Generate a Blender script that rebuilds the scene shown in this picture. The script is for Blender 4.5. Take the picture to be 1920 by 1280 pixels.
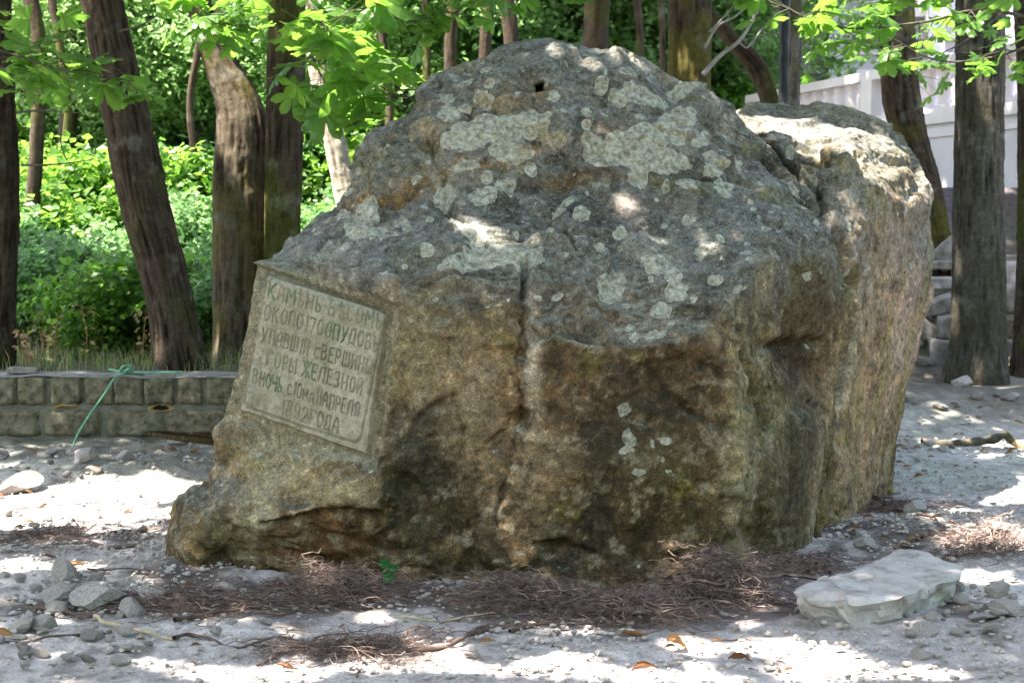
import bpy, math, random
import numpy as np
from mathutils import Vector, geometry
R = math.radians
random.seed(7); rng = np.random.default_rng(7)
sc = bpy.context.scene
for o in list(bpy.data.objects): bpy.data.objects.remove(o)

# ------------------------------------------------------------ camera, sky, sun
F = 2638.0                      # focal length in photo pixels (1920 wide)
CAMZ = 1.5
PITCH = math.atan(200 / F)
cam = bpy.data.cameras.new('camera'); co = bpy.data.objects.new('camera', cam)
sc.collection.objects.link(co); sc.camera = co
co.location = (0, 0, CAMZ); co.rotation_euler = (R(90) - PITCH, 0, 0)
cam.sensor_width = 36; cam.lens = F / 1920 * 36; cam.clip_end = 600; cam.clip_start = .05
cam.dof.use_dof = True; cam.dof.focus_distance = 6.4; cam.dof.aperture_fstop = 5.6
SUN_EL, SUN_AZ = R(67), R(205)  # azimuth of the direction TO the sun, counter-clockwise from +X
SD = np.array([math.cos(SUN_EL) * math.cos(SUN_AZ), math.cos(SUN_EL) * math.sin(SUN_AZ), math.sin(SUN_EL)])
w = bpy.data.worlds.new('World'); sc.world = w; w.use_nodes = True
nt = w.node_tree; bg = nt.nodes['Background']
sk = nt.nodes.new('ShaderNodeTexSky'); sk.sky_type = 'NISHITA'; sk.sun_disc = False
sk.sun_elevation = SUN_EL; sk.sun_rotation = math.atan2(SD[0], SD[1])
sk.air_density = 1.0; sk.dust_density = 3.0; sk.ozone_density = 1.0
nt.links.new(sk.outputs[0], bg.inputs[0]); bg.inputs[1].default_value = .13
sl = bpy.data.lights.new('sun', 'SUN'); sl.energy = 4.2; sl.angle = R(.55); sl.color = (1, .95, .86)
so = bpy.data.objects.new('sun', sl); sc.collection.objects.link(so)
so.rotation_euler = Vector(SD).to_track_quat('Z', 'Y').to_euler()
sc.view_settings.view_transform = 'Standard'; sc.view_settings.look = 'None'
sc.view_settings.gamma = 1; sc.view_settings.use_curve_mapping = False
sc.view_settings.exposure = 2.85
sc.render.resolution_x = 1024; sc.render.resolution_y = 682

# ------------------------------------------------------------ helpers
def P(px, py, D):
    u = (px - 960) / F; v = (640 - py) / F
    d = np.array([u, math.cos(PITCH) + v * math.sin(PITCH), -math.sin(PITCH) + v * math.cos(PITCH)])
    return np.array([0, 0, CAMZ]) + d * (D / d[1])
def project(V):
    c = V - np.array([0, 0, CAMZ]); f = np.array([0, math.cos(PITCH), -math.sin(PITCH)]); u = np.array([0, math.sin(PITCH), math.cos(PITCH)])
    z = np.maximum(c @ f, .01)
    return 960 + F * c[:, 0] / z, 640 - F * (c @ u) / z
_TAB = rng.random(1 << 16)
def _h(i, j, k, s): return _TAB[((i * 73856093) ^ (j * 19349663) ^ (k * 83492791) ^ (s * 2654435761 + 97)) % 65521]
def vn(Q, s=0):                                     # value noise -1..1
    Q = np.asarray(Q, float); b = np.floor(Q).astype(np.int64); f = Q - b; f = f * f * f * (f * (f * 6 - 15) + 10)
    r = 0
    for di in (0, 1):
        wx = f[:, 0] if di else 1 - f[:, 0]
        for dj in (0, 1):
            wy = f[:, 1] if dj else 1 - f[:, 1]
            for dk in (0, 1):
                wz = f[:, 2] if dk else 1 - f[:, 2]
                r = r + wx * wy * wz * _h(b[:, 0] + di, b[:, 1] + dj, b[:, 2] + dk, s)
    return r * 2 - 1
def fbm(Q, o=4, s=0, g=.5, ridged=False):
    r = 0; a = 1; t = 0
    for i in range(o):
        n = vn(Q * 2.03 ** i + 17.3 * i, s + i)
        if ridged: n = 1 - 2 * np.abs(n)
        r = r + a * n; t += a; a *= g
    return r / t
def facet(Q, s=0, tilt=1.0):                        # chipped, flat-planed relief
    b = np.floor(Q).astype(np.int64); best = np.full(len(Q), 9e9); h = np.zeros(len(Q)); h2 = np.full(len(Q), 9e9)
    for di in (-1, 0, 1):
        for dj in (-1, 0, 1):
            for dk in (-1, 0, 1):
                c = b + np.array([di, dj, dk])
                o = np.stack([_h(c[:, 0], c[:, 1], c[:, 2], s + m) for m in range(3)], 1)
                d = Q - (c + o); dd = (d * d).sum(1)
                tv = np.stack([_h(c[:, 0], c[:, 1], c[:, 2], s + 5 + m) for m in range(3)], 1) * 2 - 1
                hh = (d * tv).sum(1) * tilt + .35 * (_h(c[:, 0], c[:, 1], c[:, 2], s + 9) - .5)
                m = dd < best
                h2 = np.where(m, best, np.minimum(h2, dd))
                best = np.where(m, dd, best); h = np.where(m, hh, h)
    e = np.clip((np.sqrt(h2) - np.sqrt(best)) * 7, 0, 1)
    return h * e
def sstep(a, b, x): t = np.clip((x - a) / (b - a), 0, 1); return t * t * (3 - 2 * t)
def npmesh(name, V, Fc, smooth=True, cols=None, flts=None):
    V = np.asarray(V, np.float32); Fc = np.asarray(Fc, np.int32); k = Fc.shape[1]
    me = bpy.data.meshes.new(name)
    me.vertices.add(len(V)); me.vertices.foreach_set('co', V.ravel())
    me.loops.add(Fc.size); me.loops.foreach_set('vertex_index', Fc.ravel())
    me.polygons.add(len(Fc)); me.polygons.foreach_set('loop_start', np.arange(0, Fc.size, k, dtype=np.int32))
    me.polygons.foreach_set('use_smooth', np.full(len(Fc), smooth)); me.update(calc_edges=True)
    addattr(me, cols, flts); return me
def addattr(me, cols=None, flts=None):
    for n, c in (cols or {}).items():
        a = me.attributes.new(n, 'FLOAT_COLOR', 'POINT'); a.data.foreach_set('color', np.c_[c, np.ones(len(c))].astype(np.float32).ravel())
    for n, c in (flts or {}).items():
        a = me.attributes.new(n, 'FLOAT', 'POINT'); a.data.foreach_set('value', np.asarray(c, np.float32))
def obj(name, me, mat=None, parent=None, label=None, cat=None, group=None, kind=None, loc=None, rot=None, scale=None):
    o = bpy.data.objects.new(name, me); sc.collection.objects.link(o)
    if mat is not None and me is not None and not me.materials: me.materials.append(mat)
    if parent is not None: o.parent = parent
    if label: o['label'] = label
    if cat: o['category'] = cat
    if group: o['group'] = group
    if kind: o['kind'] = kind
    if loc is not None: o.location = loc
    if rot is not None: o.rotation_euler = rot
    if scale is not None: o.scale = scale if hasattr(scale, '__len__') else (scale,) * 3
    return o
def grid_faces(n, m, wrap=False):                    # n rows, m columns
    mm = m if wrap else m - 1
    i, j = np.meshgrid(np.arange(n - 1), np.arange(mm), indexing='ij'); i = i.ravel(); j = j.ravel(); j2 = (j + 1) % m
    return np.stack([i * m + j, i * m + j2, (i + 1) * m + j2, (i + 1) * m + j], 1)
def smooth_path(pts, n):
    pts = np.asarray(pts, float); t = np.r_[0, np.cumsum(np.linalg.norm(np.diff(pts[:, :3], axis=0), axis=1))]
    q = np.linspace(0, t[-1], n); K = len(pts); out = np.zeros((n, pts.shape[1]))
    m = np.zeros_like(pts)
    for i in range(K):
        a, b = max(i - 1, 0), min(i + 1, K - 1); m[i] = (pts[b] - pts[a]) / (t[b] - t[a])
    k = np.clip(np.searchsorted(t, q, 'right') - 1, 0, K - 2); h = (t[k + 1] - t[k]); s = (q - t[k]) / h
    s = s[:, None]; h = h[:, None]
    return (2 * s**3 - 3 * s**2 + 1) * pts[k] + (s**3 - 2 * s**2 + s) * h * m[k] + (-2 * s**3 + 3 * s**2) * pts[k + 1] + (s**3 - s**2) * h * m[k + 1]
def tube(path, rad, sides=8, cap=True):
    path = np.asarray(path, float); n = len(path); rad = np.broadcast_to(rad, (n,))
    T = np.gradient(path, axis=0); T /= np.linalg.norm(T, axis=1)[:, None] + 1e-9
    up = np.array([0, 1., 0]) if abs(T[:, 1]).mean() < .8 else np.array([1., 0, 0])
    A = np.cross(T, up); A /= np.linalg.norm(A, axis=1)[:, None] + 1e-9; B = np.cross(T, A)
    th = np.linspace(0, 2 * math.pi, sides, endpoint=False)
    V = path[:, None] + rad[:, None, None] * (A[:, None] * np.cos(th)[None, :, None] + B[:, None] * np.sin(th)[None, :, None])
    return V.reshape(-1, 3), grid_faces(n, sides, True)
def join(parts):
    Vs, Fs, o = [], [], 0
    for V, f in parts: Vs.append(V); Fs.append(f + o); o += len(V)
    return np.concatenate(Vs), np.concatenate(Fs)
def box(x0, x1, y0, y1, z0, z1):
    V = np.array([[x, y, z] for x in (x0, x1) for y in (y0, y1) for z in (z0, z1)], float)
    return V, np.array([[0, 1, 3, 2], [4, 6, 7, 5], [0, 4, 5, 1], [2, 3, 7, 6], [0, 2, 6, 4], [1, 5, 7, 3]])

# ------------------------------------------------------------ materials
def newmat(name):
    m = bpy.data.materials.new(name); m.use_nodes = True; t = m.node_tree; b = t.nodes['Principled BSDF']
    b.inputs['Specular IOR Level'].default_value = .25; return m, t, b
def N(t, k, **kw):
    n = t.nodes.new(k)
    for a, v in kw.items():
        if a in n.inputs: n.inputs[a].default_value = v
        else: setattr(n, a, v)
    return n
def noise(t, vec, scale, detail=6, rough=.6, dist=0):
    n = N(t, 'ShaderNodeTexNoise', Scale=scale, Detail=detail, Roughness=rough, Distortion=dist); t.links.new(vec, n.inputs['Vector']); return n.outputs['Fac']
def ramp(t, fac, stops):
    r = t.nodes.new('ShaderNodeValToRGB'); t.links.new(fac, r.inputs[0]); e = r.color_ramp.elements
    while len(e) < len(stops): e.new(.5)
    for i, (p, c) in enumerate(stops): e[i].position = p; e[i].color = (*c, 1) if hasattr(c, '__len__') else (c, c, c, 1)
    return r.outputs[0]
def mix(t, a, b, f, mode='MIX'):
    m = N(t, 'ShaderNodeMix', data_type='RGBA', blend_type=mode)
    for s, v in ((m.inputs[0], f), (m.inputs[6], a), (m.inputs[7], b)):
        if isinstance(v, bpy.types.NodeSocket): t.links.new(v, s)
        else: s.default_value = v if not hasattr(v, '__len__') else (*v, 1)
    return m.outputs[2]
def bump(t, b, h, dist, strength=1.0, prev=None):
    n = N(t, 'ShaderNodeBump', Strength=strength, Distance=dist); t.links.new(h, n.inputs['Height'])
    if prev: t.links.new(prev, n.inputs['Normal'])
    t.links.new(n.outputs[0], b.inputs['Normal']); return n.outputs[0]
def simple(name, c1, c2, scale=8, rough=.9, bs=.004, bscale=40, attr=None, stretch=None, c3=None):
    m, t, b = newmat(name); tc = N(t, 'ShaderNodeTexCoord'); v = tc.outputs['Object']
    if stretch:
        mp = N(t, 'ShaderNodeMapping'); mp.inputs['Scale'].default_value = stretch; t.links.new(v, mp.inputs[0]); v = mp.outputs[0]
    st = [(.3, c1), (.7, c2)] if c3 is None else [(.3, c1), (.5, c2), (.72, c3)]
    col = ramp(t, noise(t, v, scale), st)
    if attr:
        a = N(t, 'ShaderNodeAttribute', attribute_name=attr); col = mix(t, a.outputs['Color'], col, 1.0, 'MULTIPLY')
    t.links.new(col, b.inputs['Base Color']); b.inputs['Roughness'].default_value = rough
    if bs: bump(t, b, noise(t, v, bscale, 8, .7), bs)
    return m
def leafmat(name, ca, cb, ta, tb, tr=.5):
    m, t, b = newmat(name); g = N(t, 'ShaderNodeNewGeometry'); oi = N(t, 'ShaderNodeObjectInfo')
    ad = N(t, 'ShaderNodeMath', operation='ADD'); t.links.new(g.outputs['Random Per Island'], ad.inputs[0]); t.links.new(oi.outputs['Random'], ad.inputs[1])
    fr = N(t, 'ShaderNodeMath', operation='FRACT'); t.links.new(ad.outputs[0], fr.inputs[0])
    t.links.new(ramp(t, fr.outputs[0], [(0, ca), (1, cb)]), b.inputs['Base Color']); b.inputs['Roughness'].default_value = .45
    b.inputs['Specular IOR Level'].default_value = .4
    tl = N(t, 'ShaderNodeBsdfTranslucent'); t.links.new(ramp(t, fr.outputs[0], [(0, ta), (1, tb)]), tl.inputs[0])
    mx = N(t, 'ShaderNodeMixShader', Fac=tr); t.links.new(b.outputs[0], mx.inputs[1]); t.links.new(tl.outputs[0], mx.inputs[2])
    t.links.new(mx.outputs[0], t.nodes['Material Output'].inputs[0]); return m

def rock_mat():
    m, t, b = newmat('boulder_stone'); v = N(t, 'ShaderNodeTexCoord').outputs['Object']
    at = N(t, 'ShaderNodeAttribute', attribute_name='base').outputs['Color']
    f1 = noise(t, v, 28, 8, .72); f2 = noise(t, v, 130, 6, .75); f3 = noise(t, v, 9, 6, .65, .6)
    col = mix(t, at, ramp(t, f1, [(.31, .30), (.45, .85), (.56, 1.1), (.69, 2.2)]), 1.0, 'MULTIPLY')
    col = mix(t, col, ramp(t, f2, [(.34, .5), (.5, 1.0), (.66, 1.75)]), 1.0, 'MULTIPLY')
    # thin crust of dark and pale growth, ragged edges
    sp = noise(t, v, 60, 7, .8, .3)
    crust = N(t, 'ShaderNodeAttribute', attribute_name='crust').outputs['Fac']
    mm = N(t, 'ShaderNodeMath', operation='ADD'); t.links.new(sp, mm.inputs[0]); t.links.new(crust, mm.inputs[1])
    col = mix(t, col, (.30, .31, .25), ramp(t, mm.outputs[0], [(.57, 0.0), (.62, .8)]))
    dk = noise(t, v, 45, 8, .8, .5)
    col = mix(t, col, (.035, .032, .024), ramp(t, dk, [(.30, .8), (.40, 0.0)]))
    # lichen plates
    li = N(t, 'ShaderNodeAttribute', attribute_name='lichen').outputs['Fac']
    ln = noise(t, v, 22, 6, .7); lm = N(t, 'ShaderNodeMath', operation='MULTIPLY_ADD'); t.links.new(ln, lm.inputs[0]); lm.inputs[1].default_value = .34; t.links.new(li, lm.inputs[2])
    lf = ramp(t, lm.outputs[0], [(.645, 0.0), (.69, .9)])
    lcol = ramp(t, noise(t, v, 40, 7, .75), [(.36, (.15, .135, .095)), (.5, (.38, .36, .28)), (.62, (.60, .58, .49))])
    rim = ramp(t, lm.outputs[0], [(.67, .8), (.74, 0.0)])
    lcol = mix(t, lcol, (.54, .53, .45), rim)
    lt = N(t, 'ShaderNodeAttribute', attribute_name='ltint').outputs['Color']; lcol = mix(t, lcol, lt, 1.0, 'MULTIPLY')
    lop = ramp(t, noise(t, v, 16, 7, .75), [(.30, .25), (.46, .95)]); lf = mix(t, lf, lop, 1.0, 'MULTIPLY')
    col = mix(t, col, lcol, lf)
    t.links.new(col, b.inputs['Base Color']); b.inputs['Roughness'].default_value = .93; b.inputs['Specular IOR Level'].default_value = .15
    n1 = bump(t, b, f1, .014, .9); n2 = bump(t, b, f2, .007, 1.0, n1); bump(t, b, lf, .003, .6, n2)
    return m
M_ROCK = rock_mat()
def stone_attr_mat(name, s1=30, s2=160, attr='base', bd=.008):
    m, t, b = newmat(name); v = N(t, 'ShaderNodeTexCoord').outputs['Object']
    at = N(t, 'ShaderNodeAttribute', attribute_name=attr).outputs['Color']
    f1 = noise(t, v, s1, 8, .7); f2 = noise(t, v, s2, 5, .75)
    col = mix(t, at, ramp(t, f1, [(.3, .6), (.5, 1.0), (.7, 1.35)]), 1.0, 'MULTIPLY')
    col = mix(t, col, ramp(t, f2, [(.3, .65), (.5, 1.0), (.7, 1.4)]), 1.0, 'MULTIPLY')
    t.links.new(col, b.inputs['Base Color']); b.inputs['Roughness'].default_value = .95; b.inputs['Specular IOR Level'].default_value = .12
    n1 = bump(t, b, f1, bd, .8); bump(t, b, f2, bd * .35, .8, n1); return m
M_GROUND = stone_attr_mat('dusty_ground', 14, 90, bd=.02)
M_PANEL = stone_attr_mat('dressed_stone', 30, 170, bd=.003)
M_BARK = stone_attr_mat('bark', 18, 70, bd=.012)
M_STONE = simple('pale_stone', (.24, .205, .185), (.54, .48, .44), 11, bs=.008, bscale=34)
M_GREY = simple('grey_stone', (.13, .11, .095), (.37, .33, .30), 9, bs=.008, bscale=25)
M_BLOCK = simple('wall_block_stone', (.06, .052, .034), (.20, .175, .115), 16, bs=.03, bscale=26, c3=(.31, .27, .19))
M_MORTAR = simple('mortar', (.12, .11, .085), (.24, .225, .18), 12, bs=.006, bscale=50)
M_WALLTOP = simple('cement_cap', (.16, .15, .14), (.32, .30, .28), 9, bs=.004, bscale=50)
M_RUST = simple('raw_broken_stone', (.30, .16, .05), (.45, .34, .18), 16, bs=.01, bscale=40)
M_STUCCO = simple('pale_stucco', (.64, .57, .56), (.80, .73, .72), 1.2, bs=.002, bscale=60)
M_LAVENDER = simple('render_coat', (.56, .53, .54), (.72, .68, .70), 1.3, bs=.003, bscale=40)
M_BLACK = simple('black_iron', (.012, .013, .016), (.03, .03, .035), 20, rough=.4, bs=.001, bscale=80)
M_GLASS = simple('milk_glass', (.6, .6, .58), (.75, .75, .72), 5, rough=.2, bs=0)
M_ROOT = simple('root_bark', (.045, .028, .022), (.16, .105, .085), 25, bs=.002, bscale=150)
M_FINE = simple('fine_roots', (.035, .023, .02), (.14, .095, .08), 30, bs=0, c3=(.32, .24, .20))
M_PALEROOT = simple('peeled_root', (.36, .25, .14), (.55, .45, .3), 20, bs=.002, bscale=150)
M_STICK = simple('stick_bark', (.04, .035, .025), (.13, .11, .08), 20, bs=.004, bscale=60)
M_CUT = simple('split_wood', (.45, .26, .1), (.6, .42, .22), 20, bs=.002, bscale=100)
M_DEADWOOD = simple('bleached_branch', (.14, .12, .11), (.34, .31, .29), 9, bs=.003, bscale=80)
M_GRASSROPE = simple('green_twine', (.10, .30, .16), (.25, .5, .32), 30, bs=0)
M_LEAF = leafmat('chestnut_leaf', (.05, .12, .02), (.10, .19, .03), (.16, .38, .04), (.30, .52, .07), .52)
M_CANOPY = leafmat('canopy_leaf', (.05, .09, .03), (.09, .13, .05), (.10, .20, .04), (.18, .28, .07), .35)
M_WOOD = leafmat('woodland_leaf', (.06, .13, .03), (.19, .28, .10), (.24, .46, .11), (.48, .68, .30), .58)
M_FAR = leafmat('far_leaf', (.12, .20, .05), (.26, .36, .14), (.36, .58, .16), (.62, .78, .40), .6)  # paler copy of the woodland leaf; brightness of lit far crowns put into colour
M_SHRUB = leafmat('undergrowth_leaf', (.05, .12, .03), (.14, .23, .08), (.13, .32, .08), (.32, .50, .21), .5)
M_GRASS = leafmat('grass_blade', (.08, .15, .04), (.34, .28, .14), (.2, .38, .08), (.5, .45, .2), .4)
M_DRY = leafmat('dry_leaf', (.15, .055, .025), (.36, .19, .07), (.2, .08, .03), (.35, .19, .06), .25)
M_WEED = leafmat('dry_weed', (.35, .18, .09), (.55, .4, .2), (.4, .2, .08), (.6, .4, .2), .3)

# ------------------------------------------------------------ terrain height
def gz(x, y):
    x = np.asarray(x, float); y = np.asarray(y, float); q = np.stack([x, y, 0 * x], 1)
    z = .035 * fbm(q * 1.1, 4, 3) + .014 * fbm(q * 5, 3, 9)
    z = z + .10 * np.exp(-((y - 9.25) / .6) ** 2) * sstep(.5, -1.0, x) * (.7 + .5 * vn(q * 2.2, 5))      # spoil along the wall
    z = z + .07 * sstep(8.4, 9.0, y) * sstep(0, -.8, x) * fbm(q * 3.3, 4, 15)
    z = z + .05 * np.exp(-((x + 2.6) / .8) ** 2 - ((y - 8.6) / .6) ** 2)
    z = z + .10 * np.exp(-((x - 2.25) / .55) ** 2 - ((y - 6.9) / .45) ** 2)
    z = z - .05 * np.exp(-(((x - .3) / 1.5) ** 2) ** 2 - ((y - 5.95) / .25) ** 2)
    lim = .5 + .17 * np.maximum(y - 11, 0); wd_ = .4 + .06 * np.maximum(y - 11, 0)
    left = sstep(lim + wd_, lim, x) * sstep(10.15, 10.3, y)
    z = np.where(left > 0, z + left * (.47 + .05 * np.maximum(y - 12, 0) + .19 * np.maximum(y - 16, 0)), z)
    right = sstep(.5, 1.4, x) * (1 - left)
    rise = .22 * sstep(10.6, 11.6, y) + .35 * sstep(12.6, 13.3, y) + .75 * sstep(13.5, 15.5, y) + .72 * sstep(14.4, 16.2, y) + .05 * np.maximum(y - 20, 0)
    z = z + right * sstep(2.2, 3.6, x * (1 + 0 * y)) * rise + right * (1 - sstep(2.2, 3.6, x)) * (.05 * np.maximum(y - 12, 0) + .3 * sstep(10.6, 12, y))
    return z
def gz1(x, y): return float(gz([x], [y])[0])
_GT = np.arange(3.5, 16, .02)
def G(px, py):                                        # ground point seen at a pixel
    a = P(px, py, 1.0) - np.array([0, 0, CAMZ]); p = np.array([0, 0, CAMZ]) + a * _GT[:, None]
    k = np.argmax(p[:, 2] < gz(p[:, 0], p[:, 1])); return p[k if k else -1].copy()

def nonuni(a, b, fine0, fine1, df, dc):
    l = np.arange(fine0, fine1, df); s = df; lo = [fine0]; 
    while lo[-1] > a: s = min(s * 1.12, dc); lo.append(lo[-1] - s)
    s = df; hi = [fine1]
    while hi[-1] < b: s = min(s * 1.12, dc); hi.append(hi[-1] + s)
    return np.unique(np.r_[lo, l, hi])
xs = nonuni(-60, 60, -3.4, 3.4, .020, 4); ys = nonuni(-25, 130, 4.3, 10.0, .020, 4)
X, Y = np.meshgrid(xs, ys); X = X.ravel(); Y = Y.ravel(); q = np.stack([X, Y, 0 * X], 1)
Z = gz(X, Y)
near = np.exp(-np.maximum(Y - 10, 0) / 2)
lump = fbm(q * 9, 4, 21); peb = np.maximum(fbm(q * 26, 3, 31, .6), 0); foot = facet(q * 7, 41)
rough = .35 + .65 * sstep(-.1, .35, fbm(q * .9, 3, 77))
Z = Z + near * (.018 * lump * rough + .022 * peb * rough + .012 * foot * rough)
dust = np.array([.42, .37, .355]); pale = np.array([.56, .505, .485]); clay = np.array([.30, .31, .24]); soil = np.array([.075, .055, .045]); mulch = np.array([.10, .085, .09])
C = dust + (pale - dust) * sstep(-.2, .5, fbm(q * 1.7, 4, 51))[:, None]
def lay(C, c, m): return C + (np.asarray(c) - C) * np.clip(m, 0, 1)[:, None]
C = lay(C, clay, sstep(7.6, 8.6, Y) * .75 * (.6 + .5 * fbm(q * 2, 3, 61)))
nb = sstep(.0, .5, fbm(q * 3.2, 4, 71) + .65 * np.exp(-((np.abs(X + .1) / 1.7) ** 4) - ((Y - 5.78) / .36) ** 2) * 2.2 + .5 * np.exp(-((X - 1.9) / .6) ** 2 - ((Y - 7.0) / .7) ** 2) - .12)
C = lay(C, soil, .85 * nb * sstep(5.1, 5.6, Y) * sstep(8.2, 7.2, Y))
C = lay(C, (.15, .145, .115), sstep(8.5, 9.0, Y + .25 * vn(q * 3, 8)) * sstep(.4, -.4, X) * .75)
C = lay(C, (.12, .10, .08), .6 * sstep(.25, .5, fbm(q * 6, 4, 81)))
C = lay(C, (.10, .10, .045), sstep(10.15, 10.5, Y) * sstep(.9, .4, X) * .9)
C = lay(C, mulch, sstep(14.2, 15.5, Y) * sstep(1.5, 2.5, X))
C = lay(C, (.09, .08, .06), sstep(.1, .3, fbm(q * 4, 4, 91)) * sstep(10.8, 11.5, Y) * sstep(1.2, 2, X) * .7)
C = lay(C, (.15, .13, .105), sstep(10.6, 11.6, Y + .4 * vn(q * 2, 18)) * sstep(1.2, 2, X) * sstep(15, 14, Y) * (.7 + .3 * sstep(-.2, .3, fbm(q * 3, 4, 95))))
C = lay(C, (.07, .10, .03), sstep(22, 26, Y))
obj('ground', npmesh('ground', np.stack([X, Y, Z], 1), grid_faces(len(ys), len(xs)), True, {'base': C}), M_GROUND, kind='structure')

# ------------------------------------------------------------ the boulder
FRONT = [  # silhouette of the near mass (pixel x, pixel y, distance)
 (300,1070,6.45),(318,990,6.48),(342,930,6.5),(385,893,6.5),(418,868,6.5),(432,800,6.52),(447,740,6.53),(470,640,6.56),(492,525,6.6),(500,495,6.62),(515,468,6.65),(552,432,6.75),(575,410,6.78),(612,385,6.85),(640,358,6.9),(652,335,6.95),(657,272,7.0),(690,238,7.02),(732,214,7.05),(782,188,7.1),(795,152,7.12),(826,120,7.15),(880,114,7.15),(915,97,7.15),(940,84,7.2),(1010,80,7.22),(1085,80,7.25),(1150,87,7.3),(1200,96,7.35),(1250,122,7.4),(1295,150,7.45),(1355,195,7.5),(1400,228,7.45),(1450,272,7.4),(1490,325,7.3),(1530,375,7.2),(1562,420,7.2),(1575,480,7.15),(1600,535,7.15),(1606,600,7.1),(1580,690,7.1),(1565,800,7.0),(1555,920,6.95),(1545,1020,6.85),(1470,1062,6.5),(1375,1092,6.15),(1240,1106,6.02),(1100,1112,5.98),(960,1104,6.02),(820,1096,6.1),(730,1092,6.12),(600,1084,6.18),(480,1076,6.22),(380,1070,6.32)]
INNER = [
 (700,262,6.86),(800,205,6.92),(850,160,6.98),(930,130,7.0),(1010,120,7.02),(1100,125,7.04),(1200,140,7.1),(1290,200,7.1),
 (850,245,6.82),(960,215,6.84),(1060,215,6.84),(1180,215,6.86),(1290,235,6.95),(1070,320,6.78),(880,325,6.74),
 (700,330,6.72),(760,360,6.66),(850,345,6.72),(960,345,6.72),(1080,340,6.76),(1200,330,6.74),(1320,300,6.88),(1400,300,7.1),(1440,340,7.0),
 (600,440,6.55),(700,420,6.48),(850,430,6.45),(960,420,6.5),(1080,430,6.46),(1200,430,6.5),(1330,400,6.62),(1420,380,6.78),
 (560,485,6.42),(650,500,6.27),(745,520,6.12),(850,500,6.18),(930,505,6.17),(984,520,6.16),(1020,560,6.16),(1045,615,6.06),(1100,640,5.98),(1200,650,5.98),(1290,635,6.02),(1350,600,6.1),(1410,500,6.3),(1468,425,6.6),(1100,540,6.26),(1220,560,6.22),(1330,520,6.32),
 (1500,470,6.62),(1545,480,6.75),(1560,560,6.78),(1540,640,6.78),(1470,640,6.58),(1440,560,6.42),
 (728,560,6.14),(745,640,6.09),(730,760,6.04),(705,860,6.02),(800,620,6.05),(800,760,6.02),(830,850,6.08),(870,590,6.06),(940,570,6.08),
 (958,640,6.06),(972,640,6.07),(984,640,6.15),(1012,640,6.04),(975,760,6.05),(984,765,6.13),(1010,770,6.02),(935,900,6.05),(948,905,6.11),(970,900,6.03),(925,985,6.07),(880,720,6.05),(880,860,6.1),
 (1080,740,6.04),(1080,900,6.02),(1200,700,6.0),(1200,860,6.02),(1200,1000,6.03),(1370,690,6.1),(1375,820,6.08),(1370,960,6.08),(1300,780,6.08),(1060,1030,6.05),
 (1430,760,6.42),(1450,880,6.36),(1450,980,6.4),(1500,720,6.72),(1510,830,6.68),(1500,950,6.66),(1530,760,6.92),(1400,700,6.25),
 (520,790,6.38),(600,830,6.22),(680,880,6.05),(470,820,6.42),(560,880,6.16),(480,930,6.12),(430,920,6.2),(400,960,6.18),(380,1010,6.2),(490,985,6.05),(480,1020,6.14),(600,950,6.02),(700,955,5.98),(720,930,5.98),(600,1000,6.14),(710,1000,6.1),(760,920,6.12),(800,960,6.14),(840,1010,6.12),
]
REAR = [(1330,215,7.7),(1385,198,8.4),(1420,190,8.8),(1475,183,9.0),(1540,186,9.0),(1600,198,8.9),(1650,218,8.8),(1690,258,8.6),(1722,300,8.4),(1748,332,8.25),(1753,362,8.2),(1746,400,8.2),(1753,470,8.15),(1745,560,8.15),(1722,640,8.15),(1700,720,8.1),(1684,800,8.0),(1665,860,7.95),(1664,930,7.9),(1640,965,7.7),(1590,1000,7.25),(1535,1030,6.95),(1450,1050,7.0),(1400,900,7.2),(1380,600,7.4),(1340,380,7.6)]
RINNER = [(1440,262,7.62),(1400,240,8.0),(1470,215,8.5),(1560,215,8.5),(1500,252,7.95),(1560,243,7.95),(1480,285,7.72),(1520,300,7.78),(1560,290,7.5),(1545,330,7.35),(1600,262,7.75),(1660,330,7.75),(1700,380,7.85),(1735,400,8.0),
 (1600,330,7.42),(1640,365,7.5),(1560,400,7.2),(1600,440,7.28),(1650,450,7.5),(1590,530,7.2),(1620,600,7.36),(1680,600,7.8),(1575,700,7.1),(1600,720,7.3),(1650,720,7.65),(1552,850,6.98),(1590,860,7.2),(1630,860,7.6),(1540,980,6.88),(1590,960,7.2),(1700,500,7.8),(1640,520,7.5),(1720,430,7.95)]
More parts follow.
